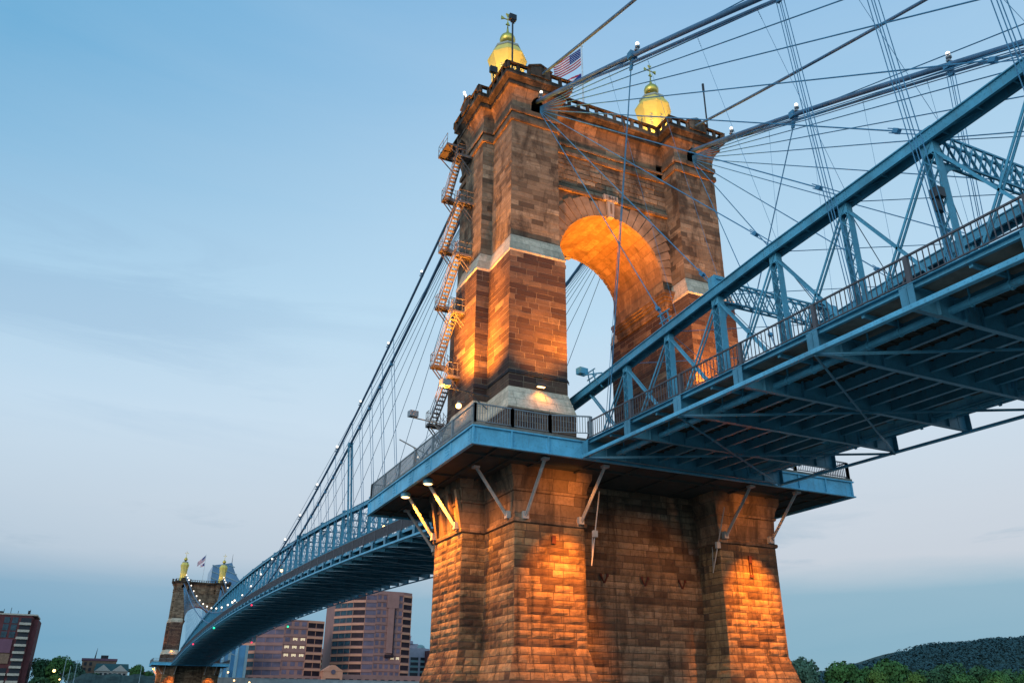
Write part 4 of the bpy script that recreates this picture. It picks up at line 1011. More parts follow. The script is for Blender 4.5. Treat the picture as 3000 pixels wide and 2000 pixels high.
b = MB(); b.face([(-900,338,-21.3),(1200,338,-21.3),(1200,356,-9.5),(-900,356,-9.5)]); b.face([(-900,356,-9.5),(1200,356,-9.5),(1200,900,-8.5),(-900,900,-8.5)])
o = b.build('far_bank', M['ground']); o['kind'] = 'structure'
# dark wooded embankment at lower left
b = MB(); n = 60; P0 = []
for i in range(n+1):
    x = -48+46*i/n; h = (-3.1 + .35*sin(i*.5) + random.uniform(-.15,.15)) if x > -39 else (-3.6 - ( -39-x)*.6)
    P0.append((x, h))
for (x0,h0),(x1,h1) in zip(P0[:-1], P0[1:]):
    b.face([(x0,358,-9.6),(x1,358,-9.6),(x1,372,h1),(x0,372,h0)]); b.face([(x0,372,h0),(x1,372,h1),(x1,395,h1),(x0,395,h0)])
o = b.build('grass_embankment', M['grass_dk']); o['kind'] = 'structure'
b = MB(); b.box(14, 140, 352, 352.6, -10, -4.15); b.box(14,140,351.8,352.8,-4.15,-3.95)
for k in range(43): b.box(14+3*k-.2, 14+3*k+.2, 351.7, 352, -10, -4.3)
lone(b, 'flood_wall', M['fwall'], 'pale concrete flood wall along the foot of the pink office blocks', 'wall')

# ================================================================= BUILDINGS ON THE FAR BANK
M['pinkst'] = simple('pink_granite', (.34,.155,.125), .7, vary=.12, vs=.3)
M['orangest'] = simple('orange_granite_band', (.66,.27,.16), .7, vary=.1, vs=.3)
M['glass_dk'] = simple('dark_window_glass', (.03,.015,.02), .5, vary=.5, vs=.4, spec=.15)
M['glass_pur'] = simple('mauve_window_glass', (.15,.105,.14), .45, vary=.35, vs=.3, spec=.25)
M['glass_teal'] = simple('teal_window_glass', (.035,.065,.08), .45, vary=.5, vs=.5, spec=.25)
M['winlit'] = emis('lit_office_window', (1,.72,.42), .42)
M['brickr'] = simple('red_brick', (.12,.035,.036), .85, vary=.25, vs=.5)
M['brickm'] = simple('mauve_panel', (.17,.075,.105), .8, vary=.12, vs=.5)
M['balc'] = simple('balcony_concrete', (.45,.38,.30), .8, vary=.2)
M['glass_blue'] = simple('blue_curtain_glass', (.05,.17,.30), .12, vary=.3, vs=.12, spec=.8)
M['louv_lt'] = simple('light_mullion', (.22,.31,.34), .5)
M['garage'] = simple('garage_concrete', (.33,.29,.33), .85, vary=.15, vs=.3)
M['teal_band'] = simple('teal_spandrel', (.17,.26,.26), .7, vary=.2)
M['tanb'] = simple('tan_brick', (.22,.13,.085), .9, vary=.25)
M['housew'] = simple('cream_siding', (.42,.37,.32), .8)
M['roofg'] = simple('green_shingle', (.03,.075,.075), .8)
M['dkwin'] = simple('dark_window', (.012,.014,.02), .3)

def bld(name, loc, label, cat='building'): return thing(name, loc, label, cat)
# pink office block, lower
def rot_box(b, c, u, x0, x1, y0, y1, z0, z1):
    U = Vector((cos(u), sin(u), 0)); V = Vector((-sin(u), cos(u), 0)); C = Vector((c[0],c[1],0))
    q = lambda x, y, z: C+U*x+V*y+Vector((0,0,z))
    b.hexa([q(x0,y0,z0),q(x1,y0,z0),q(x1,y1,z0),q(x0,y1,z0),q(x0,y0,z1),q(x1,y0,z1),q(x1,y1,z1),q(x0,y1,z1)])
def office(label, segs, z0, nf, fh, topextra=0, slot=None, lit=()):
    """segs: list of (x0,y0,x1,y1,style); facade runs between the points, floors stacked"""
    T = bld('office_block', ((segs[0][0]+segs[-1][2])/2, segs[0][1], z0), label)
    core = MB(); z1 = z0+nf*fh
    ring = [(s[0],s[1]) for s in segs]+[(segs[-1][2],segs[-1][3])]
    back = [(segs[-1][2]-2,segs[-1][3]+26),(segs[0][0]+2,segs[0][1]+30)]
    pts = ring+back
    core.loft([[(x,y,z) for x,y in pts] for z in (z0, z1+topextra)]); core.build('wall', M['pinkst'], T)
    for (x0,y0,x1,y1,style) in segs:
        A = Vector((x0,y0,0)); B = Vector((x1,y1,0)); L = (B-A).length; u = atan2(y1-y0, x1-x0)
        wm = {'dark':'glass_dk','mauve':'glass_pur','teal':'glass_teal','panel':'glass_pur'}[style]
        for f in range(nf):
            zb = z0+f*fh
            band = MB(); rot_box(band, (x0,y0), u, 0, L, -.35, .2, zb+fh-1.25 if style != 'panel' else zb+fh-.6, zb+fh-.1)
            band.build('floor_band', M['orangest'] if style in ('dark','teal') or (style == 'mauve' and f % 1 == 0 and L > 0 and style != 'mauve') else M['pinkst'], T)
            if style == 'panel':
                n = max(2, int(L/3.2))
                for k in range(n):
                    xa = L*(k+.2)/n; xb = L*(k+.8)/n
                    isl = (f, k) in lit; w = MB()
                    if isl:
                        for q in range(3): rot_box(w, (x0,y0), u, xa+(xb-xa)*(q+.08)/3, xa+(xb-xa)*(q+.9)/3, -.08, .1, zb+1.5+.25*(q % 2), zb+fh-1.15)
                    else: rot_box(w, (x0,y0), u, xa, xb, -.08, .1, zb+.8, zb+fh-1.0)
                    w.build('window', M['winlit'] if isl else M['glass_pur'], T)
            else:
                w = MB(); n = max(1, int(L/4)); rot_box(w, (x0,y0), u, L*.02, L*.98, -.06, .1, zb+.3, zb+fh-1.3); w.build('window', M[wm], T)
                mu = MB()
                for k in range(n+1): rot_box(mu, (x0,y0), u, L*k/n-.12, L*k/n+.12, -.14, .05, zb+.2, zb+fh-1.2)
                mu.build('mullion', M['pinkst'] if style != 'dark' else M['orangest'], T)
    return T
RL = office('lower pink office block with a few lit offices, left of its taller twin',
    [(33.5,424,39,416,'teal'),(39,416,52,411,'mauve'),(52,411,64,411,'panel'),(64,411,73,413,'dark')], -9, 9, 3.95,
    lit={(4,1),(4,2),(4,0),(5,0),(5,1),(5,2),(6,1),(6,2)})
RR = office('taller pink office tower with orange bands and a tall recessed slot',
    [(83.5,436,91,424,'teal'),(91,424,97,420,'dark'),(97,420,103,419,'mauve'),(103,419,119,420,'panel'),(119,420,125,423,'dark')], -9, 13, 4.05, 1.5, lit={(4,4),(4,3)})
b = MB(); b.box(110,113.6,418.6,419.3,12,43); b.box(109,116,418.5,419.3,36,43.5); b.build('tall_panel', M['pinkst'], RR)
b = MB(); b.box(113.6,114.3,418.7,419.35,10.5,36); b.build('slot_window', M['glass_dk'], RR)
b = MB(); b.box(109.6,114.6,418.4,419.3,9.6,11.2); b.build('slot_sill', M['glass_dk'], RR)
# podium with gabled entrance
T = bld('gabled_pavilion', (76.5,399,-9), 'small orange-pink gabled entrance pavilion with a round window between the two office blocks')
b = MB(); b.hexa([(71.7,398,-9),(81.6,398,-9),(81.6,406,-9),(71.7,406,-9),(71.7,398,1.3),(81.6,398,1.3),(81.6,406,1.3),(71.7,406,1.3)])
b.hexa([(71.3,397.8,1.3),(82,397.8,1.3),(82,406,1.3),(71.3,406,1.3),(75.9,397.8,4.2),(77.3,397.8,4.2),(77.3,406,4.2),(75.9,406,4.2)]); b.build('wall', M['orangest'], T)
b = MB(); b.loft([[(76.6+1.15*cos(t*pi/8),y,.9+1.15*sin(t*pi/8)) for t in range(16)] for y in (397.6,397.9)]); b.build('round_window', M['glass_pur'], T)
b = MB(); b.box(73,80.2,397.7,398.1,-9,-2.2); b.build('doorway', M['glass_dk'], T)
T = bld('podium', (55,404,-9), 'low pink podium with dark shop bays below the lower office block')
b = MB(); b.box(34,71.6,403,415,-9,-1.2); b.build('wall', M['pinkst'], T)
for k in range(9): b = MB(); b.box(35.2+k*4.05,37.6+k*4.05,402.85,403.1,-8,-2.3); b.build('window', M['glass_dk'], T)
T = bld('podium', (104,410,-9), 'low pink podium with small bays below the taller office tower')
b = MB(); b.box(82,128,408,419,-9,.2); b.build('wall', M['pinkst'], T)
for k in range(10): b = MB(); b.box(83.5+k*4.3,85.6+k*4.3,407.85,408.1,-8,-2); b.build('window', M['glass_dk'], T)
# parking garages
def garage(label, x0, x1, y, z0, z1, bays, fh=3.1, band='teal_band'):
    T = bld('parking_garage', ((x0+x1)/2, y, z0), label)
    b = MB(); b.box(x0, x1, y, y+25, z0, z1); b.build('wall', M['garage'], T)
    n = int((z1-2.5-z0)/fh); w = (x1-x0)/bays
    for f in range(n):
        for k in range(bays):
            xa = x0+w*k+.9; xb = x0+w*(k+1)-.5; za = z0+f*fh
            o = MB(); o.box(xa, xb, y-.1, y+.3, za+1.2, za+fh-.1); o.build('opening', M['dkwin'], T)
            o = MB(); o.box(xa, xb, y-.35, y+.3, za+.1, za+1.2); o.build('spandrel', M[band], T)
    return T
garage('narrow grey parking garage with three yellow lamps between the pink office blocks', 84, 98, 482, -8, 16.8, 2)
garage('wide grey parking garage with pale bands beside the stone pier', 138, 158, 482, -8, 19.0, 3)
for z, l in ((13.6,'top'),(8.2,'middle'),(5.3,'bottom')):
    dot('garage_lamp', f'{l} of three yellow lamps on the narrow parking garage', 'lamp', (89.6,481.2,z), 'bulb_am', .38)
T = bld('cupola_hotel', (154,503,-8), 'grey-mauve hotel block with an arched cupola on its roof, behind the wide garage')
b = MB(); b.box(140,163,503,530,-8,20.6); b.box(146,158,505,520,20.6,23.2); b.build('wall', M['garage'], T)
b = MB(); b.lathe([(23.2,3.0),(24.8,2.8),(25.0,1.9)], 8, (151.8,506)); b.box(150.7,151.1,505.5,506.3,24.9,27.6); b.box(152.5,152.9,505.5,506.3,24.9,27.6); b.box(150.5,153.1,505.4,506.4,27.5,28.3); b.build('cupola', M['garage'], T)
b = MB(); b.lathe([(20.6,3.2),(21.8,2.7),(22.6,1.6),(22.9,.3)], 12, (160,506)); b.build('roof', M['teal_band'], T)
T = bld('brick_block', (165,470,-8), 'slim dark red brick block just left of the stone pier')
b = MB(); b.box(155,171,470,490,-8,17.5); b.build('wall', M['brickr'], T)
for f in range(7): b = MB(); b.box(157,169,469.8,470.1,-6+f*3.2,-4.4+f*3.2); b.build('window', M['dkwin'], T)
# blue glass pillars
for (x0,x1,l,z1) in ((22.3,25.6,'left dark blue glass slab of the pair behind the far pier',9.5),(28.8,33.6,'right dark blue glass slab of the pair behind the far pier',12.5)):
    T = bld('glass_slab', (x0,402,-9), l); b = MB(); b.box(x0,x1,402,412,-9,z1); b.build('wall', M['glass_blue'], T)
    for f in range(3): b = MB(); b.box(x1-1.3 if f == 0 else x0-.1+f*.0, x1 if f == 0 else x0+.25, 401.7,402.1,-9,z1); b.build('pilaster', M['louv_lt'], T) if f < 2 else None
# curved blue glass tower with a sloping top
T = bld('glass_tower', (32,520,-9), 'blue glass tower with a swooping slanted roofline and pale diagonal bands behind the far tower')
pr = [(21.3,66.9),(24,67.5),(28,68.2),(33,69.4),(34,66.5),(36,62.5),(39,58.6),(43,54.8),(47,51.8),(52,49.5),(58,47.5)]
b = MB(); r0 = [(x,520,z) for x, z in pr]+[(58,520,-9),(21.3,520,-9)]; r1 = [(x,545,z-2) for x, z in pr]+[(58,545,-9),(21.3,545,-9)]
b.loft([r1, r0]); b.build('wall', M['glass_blue'], T)
for k in range(14):
    za = 71-k*3.9; b = MB()
    q = [(x, 519.8, za-(x-21)*.32) for x in range(21, 59, 2)]
    for p, r in zip(q[:-1], q[1:]):
        lim = 69.4
        for (ax, az), (bx, bz) in zip(pr[:-1], pr[1:]):
            if ax <= p[0] <= bx: lim = az+(bz-az)*(p[0]-ax)/(bx-ax)
        if p[2] < lim-.5 and r[2] < lim-1.2: b.beam(p, r, .3, .55)
    if b.v: b.build('floor_band', M['louv_lt'], T)
b = MB(); b.tube([(32.9,521,69),(32.9,521,75)], [.2,.06], 5); b.build('antenna', M['black'], T)
# brick apartment tower at the left edge
T = bld('apartment_tower', (-72,398,-9), 'dark red brick apartment tower with cream balconies cut by the left edge')
b = MB(); b.box(-105,-64.2,398,420,-9,21.6); b.box(-64.2,-61.8,399.5,420,-9,20.2); b.box(-104,-66,400,418,21.6,22.4); b.build('wall', M['brickr'], T)
b = MB(); b.box(-105,-62.6,397.6,420,21.6,22.2); b.build('roof_edge', M['balc'], T)
b = MB()
for x in (-98,-90,-79,-76.8,-74,-71,-66.2): b.tube([(x,402,22),(x,402,22+random.uniform(1.5,3.6))], .12, 5)
b.box(-67,-66,401,402,22.2,24); b.box(-81,-77,401,404,22.2,23.3); b.build('antenna', M['black'], T)
for f in range(10):
    z = 18.3-3.05*f
    for (x0, x1) in ((-68.8,-64.6),) + (((-79,-70),) if f > 6 else ()):
        o = MB(); o.box(x0,x1,397.8,398.2,z,z+2.2); o.build('window', M['dkwin'], T)
        o = MB(); o.box(x0-.3,x1+.2,396.2,398.1,z-.9,z+.12); o.build('balcony', M['balc'], T)
    for (x0, x1) in (((-79.5,-77.5),(-75.4,-73.2),(-72.2,-69.9)) if f < 3 else ((-79.5,-76),)):
        o = MB(); o.box(x0,x1,397.85,398.2,z-.3,z+2.3); o.build('window', M['glass_teal'], T)
b = MB(); b.box(-84,-70.2,397.3,398.1,5.5,11.2); b.build('mauve_panel', M['brickm'], T)
b = MB(); b.box(-82,-70,397.5,398.1,1.0,5.2); b.build('lower_wall', M['tanb'], T)
# houses
T = bld('flat_roofed_block', (-33,431,-8), 'tan flat-roofed block with a dark cornice behind the white gabled house')
b = MB(); b.box(-41,-25.5,431,445,-8,4.6); b.build('wall', M['tanb'], T); b = MB(); b.box(-41.4,-25.2,430.6,445,4.6,5.6); b.build('roof', M['brickm'], T)
b = MB(); b.box(-33,-29.6,433,437,5.6,7.2); b.tube([(-35.6,433,5.6),(-35.2,433,10.6)], [.35,.06], 5); b.build('antenna', M['black'], T)
for k in range(2):
    for f in range(3): o = MB(); o.box(-40+k*2.4,-38.8+k*2.4,430.8,431.1,-3+f*2.6,-1.4+f*2.6); o.build('window', M['dkwin'], T)
T = bld('gabled_house', (-27,424,-8), 'cream house with two white gables and a green roof on the left skyline')
b = MB(); b.box(-34.6,-19.6,424,434,-8,-.2); b.build('wall', M['housew'], T)
b = MB(); b.hexa([(-35,424.5,-.2),(-19.2,424.5,-.2),(-19.2,434,-.2),(-35,434,-.2),(-34.4,428,3.2),(-19.8,428,3.2),(-19.8,432,3.2),(-34.4,432,3.2)]); b.build('roof', M['roofg'], T)
for x in (-31.0,-23.4):
    b = MB(); b.hexa([(x-3.6,423.4,-.4),(x+3.6,423.4,-.4),(x+3.6,428,-.4),(x-3.6,428,-.4),(x-.1,423.4,2.5),(x+.1,423.4,2.5),(x+.1,428,2.5),(x-.1,428,2.5)]); b.build('gable', M['housew'], T)
for k in range(6): o = MB(); o.box(-32.2+k*2.1,-31+k*2.1,423.8,424.1,-4,-1.2); o.build('window', M['dkwin'], T)
T = bld('brick_house', (-13,420,-8), 'low dark maroon brick house between the cream house and the far pier')
b = MB(); b.box(-18.6,-10,420,430,-8,-.3); b.build('wall', M['brickr'], T); b = MB(); b.box(-20,-12,428,436,-.3,1.1); b.build('roof', M['dkwin'], T)
for k in range(3): o = MB(); o.box(-17.6+k*2.6,-16.4+k*2.6,419.8,420.1,-4.6,-2.6); o.build('window', M['dkwin'], T)
# lamp poles and street lights
for (x0,z0,x1,z1,l) in ((-45.6,-9,-45.6,2.4,'tallest pale lamp post rising from the trees left of the tan block'),(-43.4,-9,-43.4,-.5,'shorter pale post right beside the tallest lamp post'),(-41.2,-9,-41.2,2.0,'utility pole with crossarms just left of the tan block'),(-15.9,-9,-15.9,.4,'pale pole left of the far pier')):
    b = MB(); b.tube([(x0,361,z0),(x1,361,z1)], [.17,.11], 6)
    if 'utility' in l: b.beam((x0-1.5,361,z1-.5),(x0+1.5,361,z1-.5),.12,.16); b.beam((x0-1.1,361,z1-1.3),(x0+1.1,361,z1-1.3),.12,.16)
    lone(b, 'street_pole', M['louv_lt'], l, 'pole', loc=(x0,361,z0))
dot('street_lamp', 'bright amber street lamp among the dark trees at lower left', 'street lamp', (-49.3,362,-2.5), 'bulb_am', .6)
dot('street_lamp', 'small greenish lamp low in the trees at the bottom left', 'street lamp', (-46.6,362,-5.8), 'bulb_am', .3)
for k, (x, z, l) in enumerate(((18.5,-2.6,'left'),(21.5,-5.8,'middle'),(28,-6.5,'right'))): dot('street_lamp', f'{l} of three small lamps below the deck beside the far pier', 'street lamp', (x, 347, z+.6), 'bulb_am', .35)

# ================================================================= TREES AND HILL
def leafmat(name, c, v=.5):
    m, nt, b = mat(name); tc = N(nt, 'ShaderNodeTexCoord'); oi = N(nt, 'ShaderNodeObjectInfo')
    a = ramp(nt, [(.3, tuple(x*(1-v) for x in c)), (.55, c), (.75, tuple(x*(1+v) for x in c))], noise(nt, tc.outputs['Object'], .35, 6, .7))
    LK(nt, a, b.inputs['Base Color']); b.inputs['Roughness'].default_value = .8; b.inputs['Specular IOR Level'].default_value = .15; return m
M['leafA'] = leafmat('leaves_green', (.055,.13,.035)); M['leafB'] = leafmat('leaves_dark', (.045,.105,.045)); M['leafC'] = leafmat('leaves_yellow_green', (.095,.165,.035)); M['leafD'] = leafmat('leaves_blue_green', (.07,.135,.085)); M['bark'] = simple('bark', (.05,.04,.03), .9)
M['leafH'] = leafmat('hill_leaves_hazed', (.030,.072,.078), .28)  # distance haze put into the leaf colour as a blue cast
def tree_mesh(R, H, n, size, mt, seed):
    rnd = random.Random(seed); b = MB(); lobes = [(Vector((0,0,0)), .75)]
    for i in range(11):
        a = rnd.uniform(0,2*pi); e = rnd.uniform(-.3,1); lobes.append((Vector((cos(a)*sqrt(1-min(1,e*e))*.62, sin(a)*sqrt(1-min(1,e*e))*.62, e*.62)), rnd.uniform(.28,.48)))
    for i in range(n):
        c, r = rnd.choice(lobes); d = Vector((rnd.gauss(0,1), rnd.gauss(0,1), rnd.gauss(0,1))).normalized()
        p = c + d*r*rnd.uniform(.72,1.06); p = Vector((p.x*R, p.y*R, p.z*H*.42 + H*.58))
        nn = (d + Vector((rnd.uniform(-.7,.7), rnd.uniform(-.7,.7), rnd.uniform(-.4,.8)))).normalized(); u = nn.orthogonal().normalized(); v = nn.cross(u); s = size*rnd.uniform(.5,1.3)
        b.face([p-u*s-v*s*.6, p+u*s*.9-v*s*.5, p+u*s*.6+v*s, p-u*s*.7+v*s*.7])
    t = MB(); t.tube([(0,0,0),(.1,0,H*.25),(0,.1,H*.5),(0,0,H*.8)], [R*.07,R*.055,R*.04,.05], 7)
    for i in range(6): a = i*1.05; t.tube([(0,0,H*(.3+.06*i)),(cos(a)*R*.55, sin(a)*R*.55, H*(.55+.06*i))], [R*.03,.04], 5)
    return b, t
def make_tree(R, H, n, size, mt, seed, label):
    T = thing('broadleaf_tree', (0,0,0), label, 'tree'); c, t = tree_mesh(R, H, n, size, mt, seed)
    c.build('crown', M[mt], T); t.build('trunk', M['bark'], T); return T
protos = [make_tree(7,14,2600,.42,m_,i,'broad green leafy tree') for i, m_ in enumerate(('leafA','leafB','leafC','leafD'))]
used = [False]*4
def plant(k, x, y, ztop, H, wid, label, group, rz=0):
    o = protos[k] if not used[k] else copy_tree(protos[k]); used[k] = True
    o.location = (x, y, ztop-H); o.scale = (wid/14, wid/14, H/14); o.rotation_euler.z = rz; o['label'] = label; o['group'] = group
g = 'trees on the far bank at lower left'
for (k,x,y,zt,H,w,l) in [(1,-57.5,408,4.6,15,13,'dark tree right against the brick apartment tower'),(1,-53.0,412,3.9,13,10,'dark rounded tree second from the apartment tower'),(0,-49.2,403,4.9,15,12,'broad green tree left of the tallest lamp post'),(3,-44.5,411,3.4,13,10,'blue-green tree behind the two pale posts'),(2,-49.5,372,-3.6,8,9,'low yellow-green tree in front of the dark ones at the bottom left'),(1,-54,370,-4.5,7,9,'low dark bush at the bottom edge beside the street lamp'),(3,-40.8,415,.3,9,8,'small tree in front of the tan block'),(1,-34,404,-1.6,6,9,'dark bush before the cream gabled house'),(0,-15.8,413,2.6,11,9,'green tree just left of the far pier'),(1,-21,405,-2.4,6,8,'low dark bush between the cream house and the maroon house'),(0,-10.2,409,-.2,8,6,'small green tree touching the far pier'),(3,-43,388,-2.2,8,7,'small blue-green tree at the foot of the utility pole')]: plant(k,x,y,zt,H,w,l,g,random.uniform(0,6))
g = 'trees along the right horizon'
R_ = [(3,299,300,10.5,26,19,'pale tree touching the right edge of the stone pier'),(3,312,312,3.5,20,15,'low tree with a red lamp on top beside the pale one'),(0,327,300,8.6,26,23,'green domed tree third from the pier'),(2,341,292,5.3,24,19,'yellow-green tree fourth from the pier'),(0,352,304,6.8,26,20,'green tree fifth from the pier'),(0,373,310,11.6,30,27,'broad green domed tree in the middle of the right treeline'),(1,388,298,7,27,22,'darker tree right of the middle dome'),(1,405,300,9,28,24,'dark domed tree left of the two right-hand domes'),(1,418,306,12,32,26,'taller dark domed tree on the right'),(2,362,285,4.2,22,17,'small yellow-green tree in front of the middle dome'),(1,440,304,11,32,27,'dark domed tree second from the right edge'),(0,434,290,6,26,21,'green tree in front of the second dome from the right edge'),(1,463,306,9.5,30,25,'dark tree at the right edge of the picture'),(0,478,300,8,30,24,'green tree cut by the right edge'),(0,398,284,3.8,22,19,'green tree in front of the dark dome'),(0,451,284,4.5,22,18,'small green tree low near the right edge'),(2,420,280,2.8,20,18,'low yellow-green tree under the taller dark dome')]
for (k,x,y,zt,H,w,l) in R_: plant(k,x,y,zt,H,w,l,g,random.uniform(0,6))
dot('mast_lamp', 'tiny red lamp above the low tree near the pier on the right', 'lamp', (312,309,4.6), 'red_l', .5)
# wooded hill: terrain plus one mass of wood
hp = [(900,-20),(1050,10),(1180,40),(1270,52),(1320,62),(1363,68),(1420,80),(1462,90),(1520,104),(1567,112),(1620,114),(1673,119),(1741,128),(1790,130),(1900,140),(2100,150),(2400,140)]
def hz(x):
    for (a,za),(c,zb_) in zip(hp[:-1], hp[1:]):
        if a <= x <= c: return za+(zb_-za)*(x-a)/(c-a)
    return 0
M['hillg'] = simple('hill_ground', (.018,.045,.038), .95, vary=.3, vs=.02)
b = MB(); xs = list(range(900, 2401, 30)); rows = []
for j in range(14):
    t = j/13; rows.append([(x + (j-6)*10, 1000+t*420, -20+(hz(x)-4+20)*sin(min(1,t*1.6)*pi/2)) for x in xs])
for j in range(13):
    for i in range(len(xs)-1): b.face([rows[j][i], rows[j][i+1], rows[j+1][i+1], rows[j+1][i]])
o = b.build('hill', M['hillg']); o['kind'] = 'structure'
b = MB(); rnd = random.Random(3)
for c in range(2600):
    i = rnd.uniform(0, len(xs)-10); t = rnd.random()**.7; x = 900+30*i; y = 1000+t*300; z = -20+(hz(x)-4+20)*sin(min(1,(y-1000)/420*1.6)*pi/2); r = rnd.uniform(7,14)
    for q in range(22):
        d = Vector((rnd.gauss(0,1), rnd.gauss(0,1), abs(rnd.gauss(0,1)))).normalized(); p = Vector((x+((y-1000)/420*13-6)*10, y, z))+Vector((d.x*r, d.y*r, d.z*r*.95)); u = d.orthogonal().normalized(); v = d.cross(u); s = rnd.uniform(1.3,3.0)
        b.face([p-u*s, p+v*s*.8, p+u*s*.9, p-v*s])
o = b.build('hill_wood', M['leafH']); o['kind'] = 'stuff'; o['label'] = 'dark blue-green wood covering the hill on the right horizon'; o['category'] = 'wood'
# ================================================================= CAMERA
cd = bpy.data.cameras.new('camera'); cam = bpy.data.objects.new('camera', cd); COL.objects.link(cam); S.camera = cam
cd.sensor_width = 36; cd.sensor_fit = 'HORIZONTAL'; cd.lens = 2392.49/3000*36; cd.clip_start = .3; cd.clip_end = 20000
yaw, pit, rol = radians(24.7077), radians(24.0372), radians(.52)
fw = Vector((sin(yaw)*cos(pit), cos(yaw)*cos(pit), sin(pit))); rt = Vector((cos(yaw), -sin(yaw), 0)); up = rt.cross(fw)
r2 = rt*cos(rol)+up*sin(rol); u2 = -rt*sin(rol)+up*cos(rol)
mw = Matrix((r2, u2, -fw)).transposed().to_4x4(); mw.translation = Vector((-30.6157, -51.3524, -14.4057)); cam.matrix_world = mw
S.render.resolution_x = 1024; S.render.resolution_y = 682

# ================================================================= SKY
w = bpy.data.worlds.new('World'); S.world = w; w.use_nodes = True; nt = w.node_tree
bg = nt.nodes['Background']
def srgb(h): 
    c = [int(h[i:i+2], 16)/255 for i in (0,2,4)]; return tuple(x/12.92 if x <= .04045 else ((x+.055)/1.055)**2.4 for x in c)
tc = N(nt, 'ShaderNodeTexCoord'); sp = N(nt, 'ShaderNodeSeparateXYZ'); LK(nt, tc.outputs['Generated'], sp.inputs[0])
mp = N(nt, 'ShaderNodeMapping'); mp.inputs['Scale'].default_value = (1.1,1.1,6); LK(nt, tc.outputs['Generated'], mp.inputs[0])
n1 = noise(nt, mp.outputs[0], 3.2, 7, .6, .4)
mp3 = N(nt, 'ShaderNodeMapping'); mp3.inputs['Scale'].default_value = (1,1,7); mp3.inputs['Location'].default_value = (.7,.2,.4); LK(nt, tc.outputs['Generated'], mp3.inputs[0])
n2 = noise(nt, mp3.outputs[0], 2.0, 9, .62, .8)
z = sp.outputs[2]
sky = ramp(nt, [(0,srgb('A6BCD0')),(.13,srgb('B2C6D8')),(.20,srgb('C2D4E4')),(.30,srgb('CAE1F3')),(.42,srgb('BEDEF4')),(.56,srgb('ACD2EE')),(.70,srgb('96C3E8')),(.82,srgb('7BB2E0')),(1,srgb('649FD2'))], z)
# brighter and paler towards the afterglow on the right
dt = N(nt, 'ShaderNodeVectorMath', operation='DOT_PRODUCT'); LK(nt, tc.outputs['Generated'], dt.inputs[0]); dt.inputs[1].default_value = (.85,.5,0)
side = mapr(nt, dt.outputs['Value'], .35, .98)
low = mapr(nt, z, .42, .1)
sky = mixc(nt, math_(nt, 'MULTIPLY', math_(nt, 'MULTIPLY', side, low), .55), sky, srgb('DEDCE0'))
# low cloud bank
zz = math_(nt, 'ADD', z, math_(nt, 'MULTIPLY', math_(nt, 'SUBTRACT', n1, .5), .035))
bank = mapr(nt, zz, .150, .114)
bankc = ramp(nt, [(0,srgb('6FA6C0')),(.06,srgb('66A2C4')),(.11,srgb('84AECB')),(.16,srgb('A2BCD2'))], z)
bankc = mixc(nt, math_(nt, 'MULTIPLY', side, .55), bankc, srgb('8DB8C8'))
left = mapr(nt, dt.outputs['Value'], .5, .2)
bankc = mixc(nt, math_(nt, 'MULTIPLY', left, .5), bankc, srgb('5C9ABA'))
sky = mixc(nt, math_(nt, 'MULTIPLY', bank, .9), sky, bankc)
# thin streaks above the bank and a soft wisp
tl = math_(nt, 'MULTIPLY', mapr(nt, dt.outputs['Value'], .62, .22), mapr(nt, z, .25, .62)); sky = mixc(nt, math_(nt, 'MULTIPLY', tl, .8), sky, srgb('5FA9D6'))
st = math_(nt, 'MULTIPLY', mapr(nt, n1, .54, .66), math_(nt, 'MULTIPLY', mapr(nt, z, .12, .15), mapr(nt, z, .22, .17)))
sky = mixc(nt, math_(nt, 'MULTIPLY', st, .65), sky, srgb('9DB7CB'))
ws = math_(nt, 'MULTIPLY', mapr(nt, n2, .50, .66), math_(nt, 'MULTIPLY', mapr(nt, z, .22, .36), mapr(nt, z, .58, .42)))
ws = math_(nt, 'MULTIPLY', ws, mapr(nt, dt.outputs['Value'], .75, .45))
sky = mixc(nt, math_(nt, 'MULTIPLY', ws, .34), sky, srgb('86B0D4'))
cl = math_(nt, 'MULTIPLY', mapr(nt, n2, .3, .7), .06); sky = mixc(nt, cl, sky, srgb('E2EBF2'))
nish = N(nt, 'ShaderNodeTexSky', sky_type='NISHITA'); nish.sun_disc = False; nish.sun_elevation = radians(4); nish.sun_rotation = radians(235)
sc = N(nt, 'ShaderNodeVectorMath', operation='SCALE'); LK(nt, sky, sc.inputs[0]); sc.inputs['Scale'].default_value = 10.0
rear_fill = N(nt, 'ShaderNodeVectorMath', operation='DOT_PRODUCT'); LK(nt, tc.outputs['Generated'], rear_fill.inputs[0]); rear_fill.inputs[1].default_value = (-.72,-.68,.12)  # unseen sky behind the camera, brightness added to lift the tower faces
gl = mapr(nt, rear_fill.outputs['Value'], .15, .9, 1, 2.3); sc2 = N(nt, 'ShaderNodeVectorMath', operation='SCALE'); LK(nt, sc.outputs[0], sc2.inputs[0]); LK(nt, gl, sc2.inputs['Scale'])
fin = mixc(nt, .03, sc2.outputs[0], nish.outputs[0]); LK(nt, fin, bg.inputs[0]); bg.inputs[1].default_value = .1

sl = bpy.data.lights.new('sun', 'SUN'); sl.energy = .7; sl.angle = radians(25); sl.color = (1,.86,.76)
so = bpy.data.objects.new('sun', sl); COL.objects.link(so); so.rotation_euler = Vector((.80,.50,-.28)).to_track_quat('-Z','Y').to_euler()

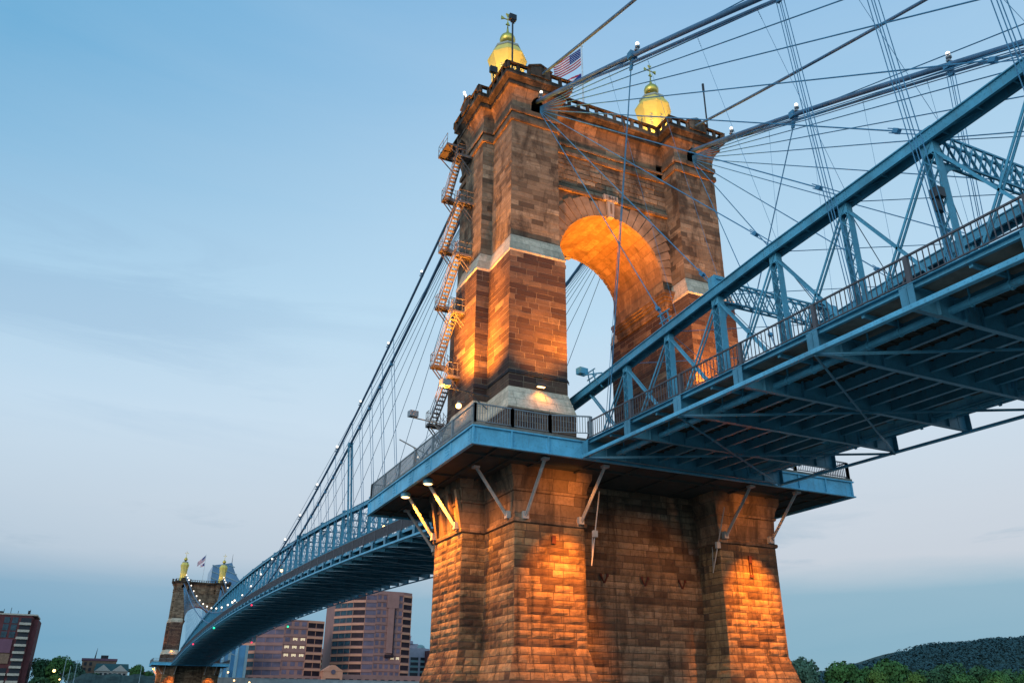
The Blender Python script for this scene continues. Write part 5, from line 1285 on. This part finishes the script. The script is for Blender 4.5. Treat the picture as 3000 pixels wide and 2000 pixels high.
# ================================================================= SODIUM FLOODLIGHTS (fixtures of the bridge, plus added fills)
def spot(p, t, W, ang=60, col=(1,.345,.032), blend=1, r=.12):
    l = bpy.data.lights.new('flood_fill_beam', 'SPOT'); l.energy = W; l.spot_size = radians(ang); l.spot_blend = blend; l.color = col; l.shadow_soft_size = r
    o = bpy.data.objects.new('flood_fill_beam', l); COL.objects.link(o); o.location = p; o.rotation_euler = (Vector(t)-Vector(p)).to_track_quat('-Z','Y').to_euler()
def point(p, W, col=(1,.45,.12), r=.1):
    l = bpy.data.lights.new('lamp_glow', 'POINT'); l.energy = W; l.color = col; l.shadow_soft_size = r
    o = bpy.data.objects.new('lamp_glow', l); COL.objects.link(o); o.location = p

def bridge_lights(dy, ku, kd, kt):
    O = lambda p: (p[0], p[1]+dy, p[2])
    def sp_(p, t, W, a=60, **kw): spot(O(p), O(t), W, a, blend=1, **kw)
    # two arm lamps washing the left flank and its recess
    sp_((-13.2,-2.7,5.9), (-9.9,-3.2,12), 18000*ku, 110); sp_((-13.2,-2.2,6.0), (-10.8,.3,12), 4500*ku, 100)
    sp_((-13.3,3.4,5.6), (-10.8,1.0,13), 3000*ku, 100); sp_((-13.8,-1,2.0), (-10.2,-2.5,26), 60000*ku, 56)
    # downlights and floods under the platform onto the pier
    sp_((-13.7,-1.8,-1.5), (-11.4,-1.4,-8.0), 7500*kd, 110, col=(1,.33,.025)); sp_((-13.8,2.2,-1.5), (-11.4,1.6,-9.0), 7500*kd, 110, col=(1,.33,.025))
    sp_((-6.7,-11.6,-1.9), (-6.8,-7.0,-9.0), 21000*kd, 54, col=(1,.29,.02)); sp_((7.2,-11.6,-1.9), (7.6,-7.0,-8.8), 26000*kd, 46, col=(1,.29,.02))
    sp_((-13.4,-5.2,-1.6), (-10,-4.5,-8), 2000*kd, 110)
    if dy == 0:
        sp_((4.6,-11.5,-2.5), (-.5,-4.7,-9), 2000, 85); sp_((-6.3,-10.2,-2.3), (-7.2,-7,-3.2), 600, 130); sp_((7.0,-10.2,-2.3), (7.6,-7,-3.2), 450, 120)  # added fill spots without fixtures, brightening the web wall and front capitals
    # arch, leg faces and upper wall
    sp_((-4.2,-1.0,8.2), (-.5,0,21), 2800*ku, 80, col=(1,.36,.03)); sp_((4.2,.5,8.2), (-2.6,0,20.5), 13500*ku, 75, col=(1,.36,.03)); sp_((-4.2,2.5,8.2), (3.0,.5,17), 2000*ku, 90)
    if dy == 0:
        sp_((-5.0,-7.2,6.7), (-6.9,-5.7,11.5), 3000, 110); sp_((5.0,-7.2,6.7), (7.2,-5.7,11), 4200, 110)
    sp_((-7.6,-9.3,1.6), (-7.4,-5.3,24), 24000*ku, 66); sp_((7.6,-9.3,1.6), (7.4,-5.3,24), 22000*ku, 66); sp_((0,-10,2.0), (0,-3.5,27), 24000*ku, 78)
    sp_((-7.65,-6.3,4.85), (-7.6,-6.2,3.5), 180, 130); point(O((-11.75,-.9,4.5)), 60)
    for s in (-1, 1):
        for a in (200, 240, 285, 330):
            t = radians(a); sp_((s*7.7+2.35*cos(t), 2.35*sin(t), 32.4), (s*7.7, 0, 36.6), 1600*kt, 75, col=(1,.56,.09), r=.2)
bridge_lights(0, 1, 1, 1); bridge_lights(322, .07, .5, .05)

vs = S.view_settings; vs.view_transform = 'Standard'; vs.look = 'None'; vs.exposure = 0; vs.gamma = 1
S.render.engine = 'CYCLES'
